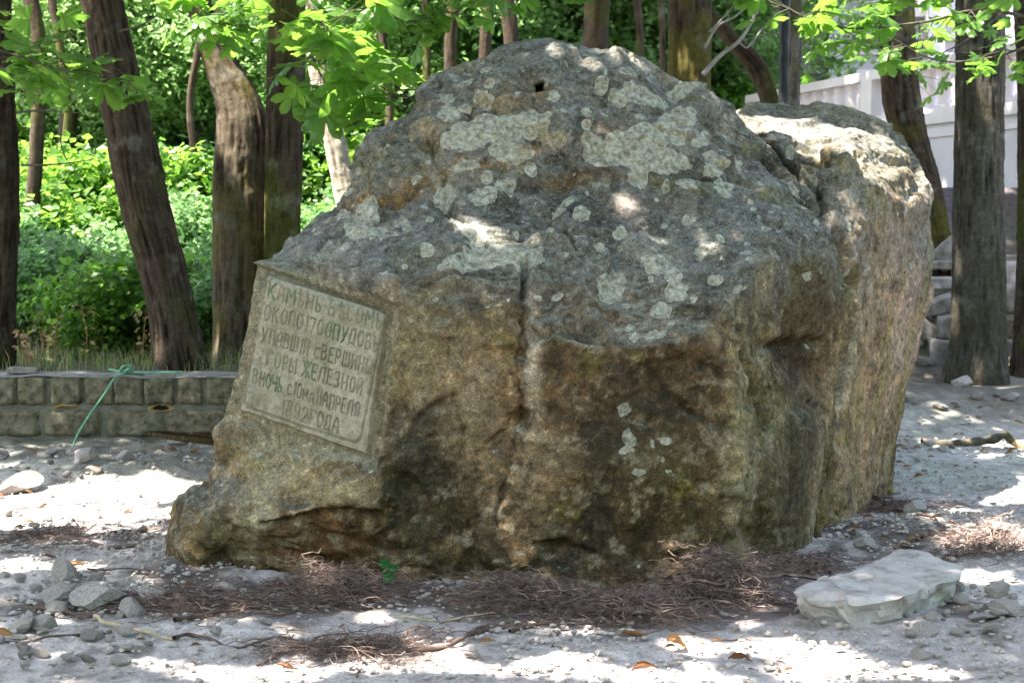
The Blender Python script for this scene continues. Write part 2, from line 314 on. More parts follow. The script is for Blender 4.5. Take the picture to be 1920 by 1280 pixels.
def hull(sil, inner, backs, down=0.25):
    pts = sil + inner; co2 = [Vector((p[0], p[1])) for p in pts]
    n = len(sil); ed = [(i, (i + 1) % n) for i in range(n)]
    v, e, f, ov, oe, of = geometry.delaunay_2d_cdt(co2, ed, [list(range(n))], 1, 1e-4)
    V = []
    for k, a in enumerate(v):
        V.append(P(a.x, a.y, pts[ov[k][0]][2] if ov[k] else 6.5))
    idx = {}
    for k in range(len(v)):
        for s in ov[k]: idx[s] = k
    faces = [list(t) for t in f]
    ring = [idx[i] for i in range(n)]
    base = np.array([V[i] for i in ring]); cen = base.mean(0)
    prev = ring
    for (dy, sc_, dz) in backs:
        cur = []
        for b_ in base:
            p = b_.copy(); p[0] = cen[0] + (p[0] - cen[0]) * sc_; p[2] = .9 + (p[2] - .9) * (sc_ if p[2] > .9 else 1.0) + dz * (p[2] > .9)
            if p[2] < .45: p[2] = min(p[2], -.12)
            p[1] += dy; cur.append(len(V)); V.append(p)
        for i in range(n):
            a, b_, c, d = prev[i], prev[(i + 1) % n], cur[(i + 1) % n], cur[i]
            faces += [[a, b_, c], [a, c, d]]
        prev = cur
    c = len(V); V.append(np.array([V[i] for i in prev]).mean(0))
    for i in range(n): faces.append([prev[i], prev[(i + 1) % n], c])
    return np.array(V), faces
H1 = hull(FRONT, INNER, [(.35, 1.0, .0), (1.1, .93, -.05), (2.0, .74, -.2)])
H2 = hull(REAR, RINNER, [(.15, .98, 0), (.9, .8, -.2)])
Vh = np.concatenate([H1[0], H2[0]]); Fh = H1[1] + [[i + len(H1[0]) for i in f] for f in H2[1]]
# skirts under the ground so that no gap opens at the foot
tm = bpy.data.meshes.new('t1'); tm.from_pydata([tuple(v) for v in Vh], [], Fh); tm.update()
import bmesh
bm = bmesh.new(); bm.from_mesh(tm)
comps = bm.faces[:]; bmesh.ops.recalc_face_normals(bm, faces=comps); bm.to_mesh(tm); bm.free()
to = bpy.data.objects.new('t1', tm); sc.collection.objects.link(to)
md = to.modifiers.new('r', 'REMESH'); md.mode = 'VOXEL'; md.voxel_size = .0118
dg = bpy.context.evaluated_depsgraph_get(); ev = to.evaluated_get(dg); rm = bpy.data.meshes.new_from_object(ev)
bpy.data.objects.remove(to)
nv = len(rm.vertices); V = np.empty(nv * 3, np.float32); rm.vertices.foreach_get('co', V); V = V.reshape(-1, 3).astype(float)
nf = len(rm.polygons); Q4 = np.empty(nf * 4, np.int32); rm.loops.foreach_get('vertex_index', Q4); Q4 = Q4.reshape(-1, 4)
print('boulder verts', nv, nf)
E = np.empty(len(rm.edges) * 2, np.int32); rm.edges.foreach_get('vertices', E); E = E.reshape(-1, 2)
deg = np.bincount(E.ravel(), minlength=nv)[:, None].astype(float)
def lap(A):
    out = np.empty_like(A)
    for c in range(A.shape[1]): out[:, c] = np.bincount(E[:, 0], A[E[:, 1], c], nv) + np.bincount(E[:, 1], A[E[:, 0], c], nv)
    return out / deg
def normals(V):
    a = np.cross(V[Q4[:, 2]] - V[Q4[:, 0]], V[Q4[:, 3]] - V[Q4[:, 1]]); n = np.zeros_like(V)
    for k in range(4):
        for c in range(3): n[:, c] += np.bincount(Q4[:, k], a[:, c], nv)
    return n / (np.linalg.norm(n, axis=1)[:, None] + 1e-12)
for i in range(3): V = V + .5 * (lap(V) - V)
n = normals(V); ns = n.copy()
for i in range(12): ns = lap(ns)
ns /= np.linalg.norm(ns, axis=1)[:, None] + 1e-9
px, py = project(V); vis = sstep(-.15, .15, -(n * (V - [0, 0, CAMZ])).sum(1) / np.linalg.norm(V - [0, 0, CAMZ], axis=1))
pw = px + 9 * vn(V * 14, 3) + 4 * vn(V * 40, 4); pv = py + 9 * vn(V * 14, 5) + 4 * vn(V * 40, 6)
# bedding planes dip down to the right
bed = V @ np.array([[1, 0, .0], [0, 1, 0], [.35, .1, 1]]).T if False else V.copy(); bed[:, 2] = (V[:, 2] + .28 * V[:, 0]) * 2.4
top = sstep(.25, .7, n[:, 2]); streak = sstep(1400, 1540, px) * sstep(.6, .2, n[:, 2])
dirv = np.array([.30, .2, 1.0]); dirv /= np.linalg.norm(dirv); al = V @ dirv
SV = V - al[:, None] * dirv * .86
h = .072 * facet(V * 2.3 + .15 * np.stack([vn(V * 5, 1), vn(V * 5, 2), vn(V * 5, 3)], 1), 100) * (1 - .6 * streak)
h = h + .028 * facet(bed * 4.6 + .2 * vn(V * 9, 8)[:, None], 120) * (1 - .7 * streak)
h = h + .005 * facet(V * 13, 140) * (1 - .5 * streak)
h = h + .012 * fbm(V * 3.2, 5, 160) + .004 * fbm(V * 14, 4, 170, .6) + .006 * fbm(V * 30, 3, 180, .6, True) * (.4 + .8 * top)
h = h - .022 * sstep(.3, .8, n[:, 2])
h = h + streak * (.018 * fbm(SV * 5, 3, 190, .5) + .004 * fbm(SV * 22, 3, 195, .6, True))
h = h - .010 * sstep(.5, .8, fbm(V * 11, 3, 200)) - .010 * sstep(.35, .6, fbm(V * 32, 2, 210))
def pdist(px, py, pts):
    best = np.full(len(px), 1e9)
    for (a, b), (c, d) in zip(pts[:-1], pts[1:]):
        L = (c - a) ** 2 + (d - b) ** 2; t = np.clip(((px - a) * (c - a) + (py - b) * (d - b)) / L, 0, 1)
        best = np.minimum(best, np.hypot(px - a - t * (c - a), py - b - t * (d - b)))
    return best
CR = [([(984,488),(986,520),(983,560)], 5, .09), ([(983,560),(972,640),(976,760),(950,880),(930,985)], 3, .018), ([(1085,205),(1078,260),(1062,320)], 3, .022), ([(905,185),(880,205),(870,240)], 4, .02),
 ([(800,250),(825,310),(845,420)], 4, .02), ([(1060,600),(1100,625),(1135,630)], 5, .03), ([(1300,330),(1335,338)], 3, .03), ([(1300,480),(1380,470)], 5, .03), ([(690,370),(740,375),(800,340)], 7, .04),
 ([(670,290),(720,250),(800,250)], 6, .03), ([(485,985),(600,965),(715,960)], 5, .04), ([(700,870),(760,830),(800,770),(850,740)], 9, .03), ([(1440,648),(1500,652),(1545,645)], 13, .07), ([(1480,675),(1530,690)], 26, .05),
 ([(1380,610),(1400,700),(1440,800)], 6, .03), ([(1210,690),(1280,760),(1330,800)], 5, .02), ([(1470,300),(1510,300),(1545,305)], 9, .10), ([(1450,285),(1540,372)], 5, .03), ([(1560,860),(1570,960)], 6, .04), ([(1060,430),(1075,470)], 4, .03),
 ([(850,745),(870,800),(860,860)], 6, .02), ([(1265,1095),(1300,1078),(1345,1085)], 12, .10),
 ([(1606,590),(1585,690),(1564,800),(1552,920),(1538,1010)], 9, .05), ([(1440,275),(1490,330),(1535,385),(1575,470),(1600,540)], 9, .05), ([(1372,640),(1376,800),(1372,1000)], 10, -.03)]
CR += [([(960,505),(860,510),(780,530)],5,.02),([(1100,425),(1030,360),(950,350)],5,.02),([(870,560),(930,560)],5,.02)]
for pts, wd, dp in CR:
    d = pdist(pw * .5 + px * .5, pv * .5 + py * .5, pts); h = h - vis * dp * np.exp(-(d / wd) ** 2)
# drilled hole near the crown
hole = (np.abs(px - 1012) < 8.5) & (np.abs(py - 157) < 8.5) & (vis > .5)
hd = sstep(26, 8, np.hypot((px - 995) / 1.6, py - 155)); h = h - .03 * hd * vis
# ---- inscription panel plane
TL, BL, TR = P(501, 510, 6.50), P(447, 770, 6.42), P(728, 585, 6.20)
pn = np.cross(TR - TL, BL - TL); pn /= np.linalg.norm(pn); pn = pn if pn[1] < 0 else -pn
def onplane(px_, py_, off=0):
    a = P(px_, py_, 1.0) - np.array([0, 0, CAMZ]); o_ = np.array([0, 0, CAMZ]); return o_ + a * (((TL + pn * off - o_) @ pn) / (a @ pn))
BR = onplane(690, 855)
def quadin(px, py, q):                                  # signed distance inside (positive inside)
    d = np.full(len(px), 1e9)
    for i in range(4):
        (a, b), (c, e) = q[i], q[(i + 1) % 4]; L = math.hypot(c - a, e - b); d = np.minimum(d, ((c - a) * (py - b) - (e - b) * (px - a)) / L)
    return d
QD = [(490, 500), (728, 583), (690, 857), (440, 772)]
ins = quadin(px, py, QD); pm = sstep(-26, -2, ins) * sstep(.2, .6, vis) * (px > 425)
h = h * (1 - .75 * sstep(-20, 3, ins))
V2 = V + n * 0 + ns * h[:, None]
V2[hole] += np.array([0, .16, 0])
# bring rock around the panel on to its plane (a little proud above and to the right, behind it elsewhere)
sd = (V2 - TL) @ pn
rimw = sstep(-30, -6, ins) * (1 - sstep(-3, 2, ins))
proud = np.where((py < 560 + .35 * (px - 500)) | (px > 705 + (850 - py) * .12), .020, -.030)
tgt = np.where(ins > -1.5, -.022, proud)
V2 = V2 + pn * ((tgt - sd) * pm)[:, None]
n2 = normals(V2)
# ---- colour of the stone and the sunlit strip painted on it
def blob(x, y, rx, ry, ang=0):
    a = R(ang); dx = pw - x; dy = pv - y; u = (dx * math.cos(a) + dy * math.sin(a)) / rx; v = (-dx * math.sin(a) + dy * math.cos(a)) / ry
    return np.exp(-(u * u + v * v) ** 1.4)
nA = fbm(V * 2.3, 4, 300); nB = fbm(V * 6, 5, 310, .6); nC = fbm(V * 17, 4, 320, .65); nD = fbm(V * 45, 3, 330, .7)
grey = np.array([.155, .155, .135]); lgrey = np.array([.27, .27, .24]); dgrey = np.array([.065, .065, .052]); tan = np.array([.27, .195, .115]); olive = np.array([.105, .08, .042]); brown = np.array([.07, .044, .02]); ochre = np.array([.32, .17, .045]); pink = np.array([.30, .225, .165])
Cb = np.tile(tan, (nv, 1))
Cb = lay(Cb, olive, sstep(-.25, .25, nA + .5 * nB) * .85)
low = sstep(480, 640, py + 40 * nB - .0 * px)
Cb = lay(Cb, brown, low * sstep(0, .4, nB + .3) * .35)
up = (1 - low); Cb = lay(Cb, grey, up * (.75 + .3 * nB))
Cb = lay(Cb, dgrey, up * sstep(-.05, .3, nB + .6 * nC) * .7)
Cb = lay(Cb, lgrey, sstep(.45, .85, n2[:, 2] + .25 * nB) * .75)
BL_ = [(700,930,120,60,0,brown,.7),(600,1020,110,60,0,(.15,.075,.03),.9),(760,800,70,90,20,dgrey,.75),(800,930,110,110,0,(.06,.055,.025),.8),(1200,760,190,140,0,brown,.8),(1230,930,190,140,0,(.085,.07,.03),.85),(1150,1000,160,70,0,brown,.5),
 (880,730,60,120,0,(.30,.22,.12),.8),(900,600,70,60,0,(.17,.13,.06),.6),(960,700,30,90,0,(.32,.22,.12),.7),(1000,700,16,150,2,(.42,.36,.27),.7),(996,640,12,80,0,(.55,.48,.38),.75),(990,860,30,60,10,(.3,.24,.14),.6),  # tall pale blobs by the central crack: sunlit strip painted into the stone
 (520,860,80,50,0,(.33,.28,.15),.8),(430,980,70,60,0,(.24,.20,.10),.7),(480,930,30,70,10,(.36,.31,.18),.8),(600,910,80,35,0,(.33,.26,.13),.7),(400,940,45,40,0,grey,.6),
 (640,600,150,40,0,(.22,.19,.10),.3),(780,640,50,120,10,(.22,.18,.08),.7),(1200,830,60,60,0,(.2,.17,.09),.5),(1385,880,26,200,0,(.36,.33,.19),.85),(1370,600,20,60,0,(.34,.30,.18),.7),(1430,520,20,80,10,(.33,.27,.16),.7),(1440,760,60,150,-12,(.2,.185,.09),.6),
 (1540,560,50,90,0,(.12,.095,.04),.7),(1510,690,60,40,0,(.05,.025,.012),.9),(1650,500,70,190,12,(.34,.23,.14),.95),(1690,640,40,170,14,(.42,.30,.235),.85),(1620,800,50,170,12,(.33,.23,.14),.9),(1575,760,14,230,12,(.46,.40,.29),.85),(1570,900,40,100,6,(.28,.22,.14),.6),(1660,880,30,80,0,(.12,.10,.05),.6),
 (1690,300,70,50,20,(.17,.15,.10),.7),(1560,300,60,40,10,(.28,.23,.12),.7),
 (745,345,75,22,-10,ochre,.6),(700,375,70,14,-12,ochre,.8),(690,300,60,50,0,(.20,.18,.09),.6),(800,270,24,60,-30,(.36,.29,.15),.7),(880,310,90,18,0,ochre,.55),(1000,280,60,12,-8,ochre,.6),(1060,345,50,14,0,ochre,.6),(940,190,70,30,0,(.2,.15,.08),.6),(1010,165,26,18,0,(.3,.17,.06),.7),
 (1130,390,90,50,0,dgrey,.6),(1000,400,160,40,0,(.085,.08,.07),.7),(1380,250,60,60,30,(.13,.095,.055),.6),(1220,270,150,25,-20,(.2,.15,.07),.5),(1330,420,110,110,0,(.13,.135,.12),.6),(1150,240,60,30,-40,(.2,.15,.09),.5),(1175,380,28,42,0,(.34,.27,.235),.85),
 (650,470,110,30,0,lgrey,.6),(800,480,60,20,0,(.13,.12,.05),.6),(560,460,60,30,0,lgrey,.6),(1180,620,150,25,0,lgrey,.5),(1150,100,120,16,10,lgrey,.6),(1330,190,70,20,38,lgrey,.6),(1450,330,70,16,48,lgrey,.7)]
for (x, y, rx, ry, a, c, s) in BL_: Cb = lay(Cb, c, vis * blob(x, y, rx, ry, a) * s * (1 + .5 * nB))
Cb = lay(Cb, (.37, .31, .20), sstep(.22, .42, nC + .3 * nD) * .45 * low)
Cb = lay(Cb, (.32, .32, .28), sstep(.2, .4, nC + .3 * nB) * .5 * up)
Cb = lay(Cb, (.05, .042, .028), sstep(.35, .5, -nC + .3 * nD) * .4)
Cb = lay(Cb, (.16, .15, .03), sstep(.35, .6, fbm(V * 4, 4, 340)) * .45)
m1 = fbm(V * 7, 6, 360, .62); m2 = fbm(V * 5 + 3, 6, 370, .62); m3 = fbm(V * 13, 5, 380, .65)
Cb = lay(Cb, Cb * [1.75, 1.65, 1.5], sstep(.12, .2, m1) * .6); Cb = lay(Cb, Cb * [.5, .48, .44], sstep(.18, .26, m2) * .6)
Cb = lay(Cb, (.40, .35, .25), low * sstep(.24, .30, m3) * .5); Cb = lay(Cb, (.30, .29, .26), up * sstep(.16, .24, m3) * .45); Cb = lay(Cb, (.05, .045, .035), sstep(.27, .33, -m3) * .5)
stv = fbm(SV * 16, 4, 350, .6); Cb = Cb * (1 + streak * .35 * stv)[:, None]; Cb = lay(Cb, (.45, .39, .30), streak * sstep(.2, .45, stv) * .3); Cb = lay(Cb, (.22, .20, .06), streak * sstep(.1, .4, fbm(SV * 9, 3, 355)) * .5)
Cb = Cb * (.80 + .04 * low)[:, None] * (np.array([1.05, .97, .93]) + up[:, None] * [-.05, .0, .06])
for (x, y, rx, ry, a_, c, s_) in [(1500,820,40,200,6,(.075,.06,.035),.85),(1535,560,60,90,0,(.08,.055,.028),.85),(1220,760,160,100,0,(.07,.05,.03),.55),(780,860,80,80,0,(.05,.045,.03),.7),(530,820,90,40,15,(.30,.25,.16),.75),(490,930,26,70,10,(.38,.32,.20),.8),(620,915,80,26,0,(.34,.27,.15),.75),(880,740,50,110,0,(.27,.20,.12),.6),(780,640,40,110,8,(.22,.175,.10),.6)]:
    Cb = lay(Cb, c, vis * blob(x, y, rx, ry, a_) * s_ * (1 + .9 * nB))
Cb = lay(Cb, (.035, .028, .018), vis * low * sstep(.12, .2, m2 + .3 * nC) * .6 * sstep(980, 1060, px) * sstep(1420, 1340, px))
Cb = lay(Cb, (.27, .235, .15), sstep(-34, -8, ins) * vis * .7)
for pts, wd, dp in CR:
    d = pdist(pw, pv, pts); Cb = lay(Cb, (.03, .022, .012), (dp > 0) * vis * .45 * np.exp(-(d / (wd * .8)) ** 2))
Cb[hole] = (.03, .015, .008)
LI = [(875,145,15,12),(905,185,14,16),(855,200,28,10),(840,215,22,14),(930,240,62,30),(870,262,45,24),(1000,232,34,28),(960,285,42,22),(890,240,40,20),(1040,262,24,14),(1130,290,36,30),(1165,275,36,30),(1210,265,42,34),(1262,238,34,32),(1230,305,66,20),(1285,215,26,22),(1190,170,44,16),(1180,130,20,10),(1235,180,32,14),(1285,160,22,12),
 (1196,335,18,17),(1340,314,20,18),(1357,350,17,18),(1320,262,11,13),(835,362,20,19),(905,364,26,16),(645,355,10,10),(684,398,24,24),(665,428,22,15),(640,400,14,12),(720,430,28,12),(690,375,16,10),(885,438,28,20),(930,474,60,18),(990,478,32,24),(860,492,44,10),(995,315,13,12),(945,345,22,14),(870,315,30,10),
 (1145,540,24,24),(1162,518,14,12),(1232,490,24,20),(1210,478,10,8),(1265,515,17,16),(1268,545,19,17),(1240,574,20,16),(1163,438,11,12),(1320,465,18,10),(1195,623,11,8),(1231,622,20,9),(1510,340,24,17),(1045,555,10,6),(1090,405,18,14),(1060,380,16,8),(770,600,7,5),(915,570,7,6),(660,500,10,5),(690,430,16,14),
 (1225,833,8,7),(1253,826,9,8),(1242,862,8,6),(1197,885,11,9),(1254,880,6,5),(1180,820,12,18),(1175,845,16,8),(1340,520,14,8),(1400,470,12,8),(1170,770,14,14),(760,410,10,8),(800,470,14,8),(585,470,14,6),(1100,210,10,8),(1130,150,14,10),(1040,180,14,10),(1120,470,9,8),(1300,560,8,7),(1180,600,10,7),(1350,440,9,8),(1290,400,8,8),(1120,350,9,8),(1010,560,8,6),(820,560,6,5),(1060,480,8,6),(1385,540,10,8),(1440,420,9,7),(1250,350,9,7),(1390,300,12,10),(780,330,8,8)]
lich = np.zeros(nv)
lx = px + 5 * vn(V * 22, 401) + 3 * vn(V * 60, 402); ly = py + 5 * vn(V * 22, 403) + 3 * vn(V * 60, 404)
for (x, y, rx, ry) in LI:
    d = np.hypot((lx - x) / rx, (ly - y) / ry); lich = np.maximum(lich, vis * np.clip(1.5 - d, 0, 1))
# small scattered rosettes everywhere on the upper slopes
def rosette(s, sc_, thr):
    Qs = V * sc_; b = np.floor(Qs).astype(np.int64); r = np.zeros(nv)
    for di in (-1, 0, 1):
        for dj in (-1, 0, 1):
            for dk in (-1, 0, 1):
                c = b + np.array([di, dj, dk]); o = np.stack([_h(c[:, 0], c[:, 1], c[:, 2], s + m) for m in range(3)], 1)
                on = _h(c[:, 0], c[:, 1], c[:, 2], s + 7) > thr; rad = .16 + .3 * _h(c[:, 0], c[:, 1], c[:, 2], s + 8)
                d = np.linalg.norm(Qs - c - o, axis=1) / rad; r = np.maximum(r, np.where(on, np.clip(1.5 - d, 0, 1), 0))
    return r
zone = np.clip(up * .8 + sstep(.4, .8, n2[:, 2]), 0, 1)
lich = np.maximum(lich, .88 * rosette(500, 9, .84) * zone); lich = np.maximum(lich, .82 * rosette(520, 19, .80) * np.clip(zone + .35 * sstep(1000, 1150, px) * (py > 650), 0, 1))
lich = lich * (1 - sstep(-12, 0, ins))
lt = np.ones((nv, 3)); lt = lay(lt, (.85, .74, .56), sstep(-.1, .35, nB) * (py < 330)); lt = lay(lt, (1.15, 1.15, 1.15), sstep(.1, .6, n2[:, 2]))
crust = .03 * zone - .06 * (1 - zone) + .05 * nB
for nm_ in list(rm.attributes.keys()):
    if nm_ not in ('position', '.edge_verts', '.corner_vert', '.corner_edge', 'sharp_face'): 
        try: rm.attributes.remove(rm.attributes[nm_])
        except Exception: pass
rm.vertices.foreach_set('co', V2.astype(np.float32).ravel()); rm.polygons.foreach_set('use_smooth', np.ones(nf, bool)); rm.materials.clear(); rm.update()
addattr(rm, {'base': Cb, 'ltint': lt}, {'lichen': lich, 'crust': crust}); rm.name = 'boulder'
boulder = obj('boulder', rm, M_ROCK, label='huge weathered lichen-spotted boulder with a carved inscription panel on its left face', cat='boulder')

# ---- inscription panel: dressed slab with carved frame and letters
def ARC(cx, cy, rx, ry, a0, a1, n=9): return [(cx + rx * math.cos(R(a0 + (a1 - a0) * i / n)), cy + ry * math.sin(R(a0 + (a1 - a0) * i / n))) for i in range(n + 1)]
O_ = [ARC(.5, .5, .42, .5, 0, 360, 14)]
GL = {'К': [[(.1,0),(.1,1)],[(.85,1),(.1,.45)],[(.3,.58),(.9,0)]], 'А': [[(.05,0),(.15,.75),(.5,1),(.85,.75),(.92,0)],[(.1,.4),(.88,.4)]], 'М': [[(.05,0),(.12,1),(.5,.45),(.88,1),(.95,0)]],
 'Ѣ': [[(.3,1.15),(.3,0)],[(.05,.85),(.6,.85)],[(.3,.5)]+ARC(.45,.25,.4,.25,90,-90)+[(.3,0)]], 'Н': [[(.1,0),(.1,1)],[(.88,0),(.88,1)],[(.1,.5),(.88,.5)]],
 'Ь': [[(.15,1),(.15,0)],[(.15,.5)]+ARC(.4,.25,.42,.25,90,-90)+[(.15,0)]], 'Ъ': [[(0,.95),(.25,1),(.25,0)],[(.25,.5)]+ARC(.5,.25,.4,.25,90,-90)+[(.25,0)]],
 'В': [[(.1,0),(.1,1)],[(.1,1)]+ARC(.4,.77,.38,.23,90,-90)+[(.1,.54)],[(.1,.54)]+ARC(.45,.27,.42,.27,90,-90)+[(.1,0)]], 'С': [ARC(.52,.5,.42,.5,50,310,12)], 'О': O_, '0': O_,
 'Л': [[(.05,0),(.2,.85),(.3,1),(.88,1),(.88,0)]], 'П': [[(.1,0),(.1,1),(.88,1),(.88,0)]], '1': [[(.3,.8),(.55,1),(.55,0)]], '7': [[(.05,.9),(.1,1),(.9,1),(.45,0)]],
 'У': [[(.08,1),(.45,.4)],[(.9,1),(.4,.1),(.15,0)]], 'Д': [[(.0,-.08),(.05,.05),(.2,.85),(.35,1),(.82,1),(.82,.05),(.95,-.08)],[(.05,.05),(.9,.05)]], 'Ш': [[(.08,1),(.08,0),(.92,0),(.92,1)],[(.5,0),(.5,1)]],
 'І': [[(.5,0),(.5,1)]], 'Й': [[(.1,1),(.1,0),(.88,1),(.88,0)],[(.3,1.12),(.5,1.06),(.7,1.12)]], 'И': [[(.1,1),(.1,0),(.88,1),(.88,0)]], 'Е': [[(.85,1),(.12,1),(.12,0),(.88,0)],[(.12,.52),(.7,.52)]],
 'Р': [[(.12,0),(.12,1)]+ARC(.42,.74,.4,.26,90,-90)+[(.12,.48)]], 'Ы': [[(.08,1),(.08,0)],[(.08,.5)]+ARC(.28,.25,.3,.25,90,-90)+[(.08,0)],[(.92,1),(.92,0)]], 'Г': [[(.12,0),(.12,1),(.85,1),(.85,.85)]],
 'Ж': [[(.5,0),(.5,1)],[(.02,1),(.5,.5),(.02,0)],[(.98,1),(.5,.5),(.98,0)]], 'З': [ARC(.42,.75,.38,.25,140,-90,8)+ARC(.42,.25,.43,.27,90,-140,8)], 'Ч': [[(.1,1),(.12,.6),(.3,.45),(.88,.5)],[(.88,1),(.88,0)]],
 '8': [ARC(.5,.75,.33,.25,0,360,12),ARC(.5,.26,.42,.26,0,360,12)], '9': [ARC(.5,.7,.38,.3,0,360,12),[(.88,.7),(.85,.2),(.6,0),(.15,.05)]], '2': [ARC(.48,.73,.4,.27,160,-20,8)+[(.05,0),(.92,.02)]],
 'Я': [[(.88,0),(.88,1)]+ARC(.5,.74,.42,.26,90,270)+[(.88,.48)],[(.5,.48),(.08,0)]]}
LINES = [('КАМѢНЬ ВѢСОМЪ', (250,300), (912,487), (14,-86), 1.0), ('ОКОЛО1700ПУДОВЪ', (228,420), (892,612), (13,-84), .95), ('УПАВШІЙ СВЕРШИНЫ', (212,548), (852,738), (13,-80), .95),
 ('ГОРЫ ЖЕЛЕЗНОЙ', (242,680), (795,858), (12,-84), 1.0), ('ВНОЧЬ С10НА11АПРЕЛЯ', (160,785), (775,988), (11,-80), .95), ('1892ГОДА', (325,962), (662,1078), (11,-84), 1.0)]
SC = 360 / 1097.0
def crop(x, y): return (420 + x * SC, 460 + y * SC)
WD = {' ': .5, 'І': .5, '1': .55, 'Ш': 1.25, 'М': 1.2, 'Ж': 1.3, 'Ы': 1.15}
segs = []                                               # ((x,y),(x,y), depth, green)
for li_, (txt, a, b_, upv, sp) in enumerate(LINES):
    tot = sum(WD.get(c, 1.0) for c in txt); x0 = 0
    for ci, c in enumerate(txt):
        wch = WD.get(c, 1.0) / tot; gw = wch * .78
        sm = .72 if (li_ == 4 and c in 'С' or (li_ == 4 and ci in (9, 10)) or (li_ == 2 and ci == 8)) else 1.0
        g = 1.0 if (li_, ci) in ((0,0),(0,2),(0,5),(1,9),(3,5),(3,6),(4,2),(4,3),(4,4),(1,10),(0,11)) else .04
        dep = 1.15 if (li_ == 4 and ci in (7, 8)) or li_ in (1, 2) else .85
        jx, jy = random.uniform(-2, 2), random.uniform(-3, 3)
        for st in GL.get(c, []):
            pp = [crop(a[0] + (b_[0] - a[0]) * (x0 + u * gw) + upv[0] * v * sm + jx, a[1] + (b_[1] - a[1]) * (x0 + u * gw) + upv[1] * v * sm + jy) for (u, v) in st]
            for p1, p2 in zip(pp[:-1], pp[1:]): segs.append((p1, p2, dep, g))
        x0 += wch
FR = [(290,182),(600,275),(905,368),(925,402),(852,760),(782,1098),(755,1127),(440,1030),(140,925),(118,890),(180,540),(243,212),(262,206),(290,182)]
FR = [crop(*p) for p in FR]
NS, NT = 270, 310
S_, T_ = np.meshgrid(np.linspace(0, 1, NS), np.linspace(0, 1, NT)); S_ = S_.ravel(); T_ = T_.ravel()
def bil(a, b, c, d): return (a * ((1 - S_) * (1 - T_))[:, None] + b * (S_ * (1 - T_))[:, None] + c * (S_ * T_)[:, None] + d * ((1 - S_) * T_)[:, None])
PV = bil(TL, TR, BR, BL); ppx, ppy = project(PV)
eng = np.zeros(len(PV)); grn = np.zeros(len(PV)); WL = 1.9
for (p1, p2, dep, g) in segs:
    m = (ppx > min(p1[0], p2[0]) - 4) & (ppx < max(p1[0], p2[0]) + 4) & (ppy > min(p1[1], p2[1]) - 4) & (ppy < max(p1[1], p2[1]) + 4)
    if not m.any(): continue
    d = pdist(ppx[m], ppy[m], [p1, p2]); e = dep * sstep(WL, .25, d); eng[m] = np.maximum(eng[m], e); grn[m] = np.maximum(grn[m], g * sstep(3.2, .8, d))
fd = pdist(ppx, ppy, FR); fr = sstep(3.4, .8, fd)
inside = sstep(2.0, 8.0, np.minimum(quadin(ppx, ppy, [FR[0], FR[2], FR[5], FR[8]]), 99))
edge = np.minimum(np.minimum(S_, 1 - S_), np.minimum(T_, 1 - T_)); wob = .004 * fbm(PV * 20, 3, 600) + .0025 * fbm(PV * 70, 3, 610)
wear = .6 + .5 * sstep(-.4, .3, fbm(PV * 5, 3, 620))
dz = .004 * (1 - inside) + wob - .0095 * eng * wear - .009 * fr
dz = dz - .030 * sstep(.022, 0, edge + .008 * vn(PV * 16, 6))
PVd = PV + pn * dz[:, None]
pc = np.tile(np.array([.31, .265, .195]), (len(PV), 1)); pn1 = fbm(PV * 7, 4, 630)
pc = lay(pc, (.19, .165, .10), sstep(-.1, .4, pn1) * .6); pc = lay(pc, (.31, .28, .20), sstep(.1, .5, fbm(PV * 4, 4, 640)) * .6)
pc = lay(pc, (.30, .29, .25), sstep(.1, 0, T_) * .7); pc = lay(pc, (.09, .085, .04), eng * .5 * wear + fr * .3)  # carved letters and frame darkened: groove shadow put into the colour
pc = lay(pc, (.06, .15, .07), grn * .5 * (.5 + .5 * sstep(-.2, .3, fbm(PV * 25, 3, 650))))
pc = lay(pc, (.07, .14, .06), .2 * sstep(.25, .5, fbm(PV * 9, 3, 655)) * sstep(.9, .5, T_))
obj('inscription_panel', npmesh('inscription_panel', PVd, grid_faces(NT, NS)[:, ::-1], True, {'base': pc}), M_PANEL, boulder, label='tilted dressed panel carved with six lines of old Cyrillic lettering')

# ------------------------------------------------------------ low block wall on the left
WY = 10.0; wall = obj('block_wall', None, label='low retaining wall of rough olive stone blocks behind the boulder on the left', cat='wall', loc=(-3, WY, 0))
def WP(px, py): p = P(px, py, WY); return p[0] + 3, p[2]
def child(name, V, Fc, mat, par, smooth=False, **k): return obj(name, npmesh(name, V, Fc, smooth), mat, par, **k)
x0, zt = WP(-400, 706); x1, _ = WP(1150, 706)
child('mortar_core', *box(x0, x1, .05, .34, -.15, zt - .012), M_MORTAR, wall)
cx = np.linspace(x0, x1, 160); capz = np.tile([zt - .012, zt + .012], 160)
rows = []
for yy in (.015, .02, .36, .37):
    rows.append(np.stack([cx, np.full(160, yy) + .012 * vn(np.stack([cx * 9, 0 * cx, 0 * cx], 1), 2), np.full(160, zt + (.006 if yy in (.02, .36) else -.004)) + .010 * vn(np.stack([cx * 5, 0 * cx + yy * 9, 0 * cx], 1), 5)], 1))
child('cement_cap', np.concatenate(rows), grid_faces(4, 160), M_WALLTOP, wall, True)
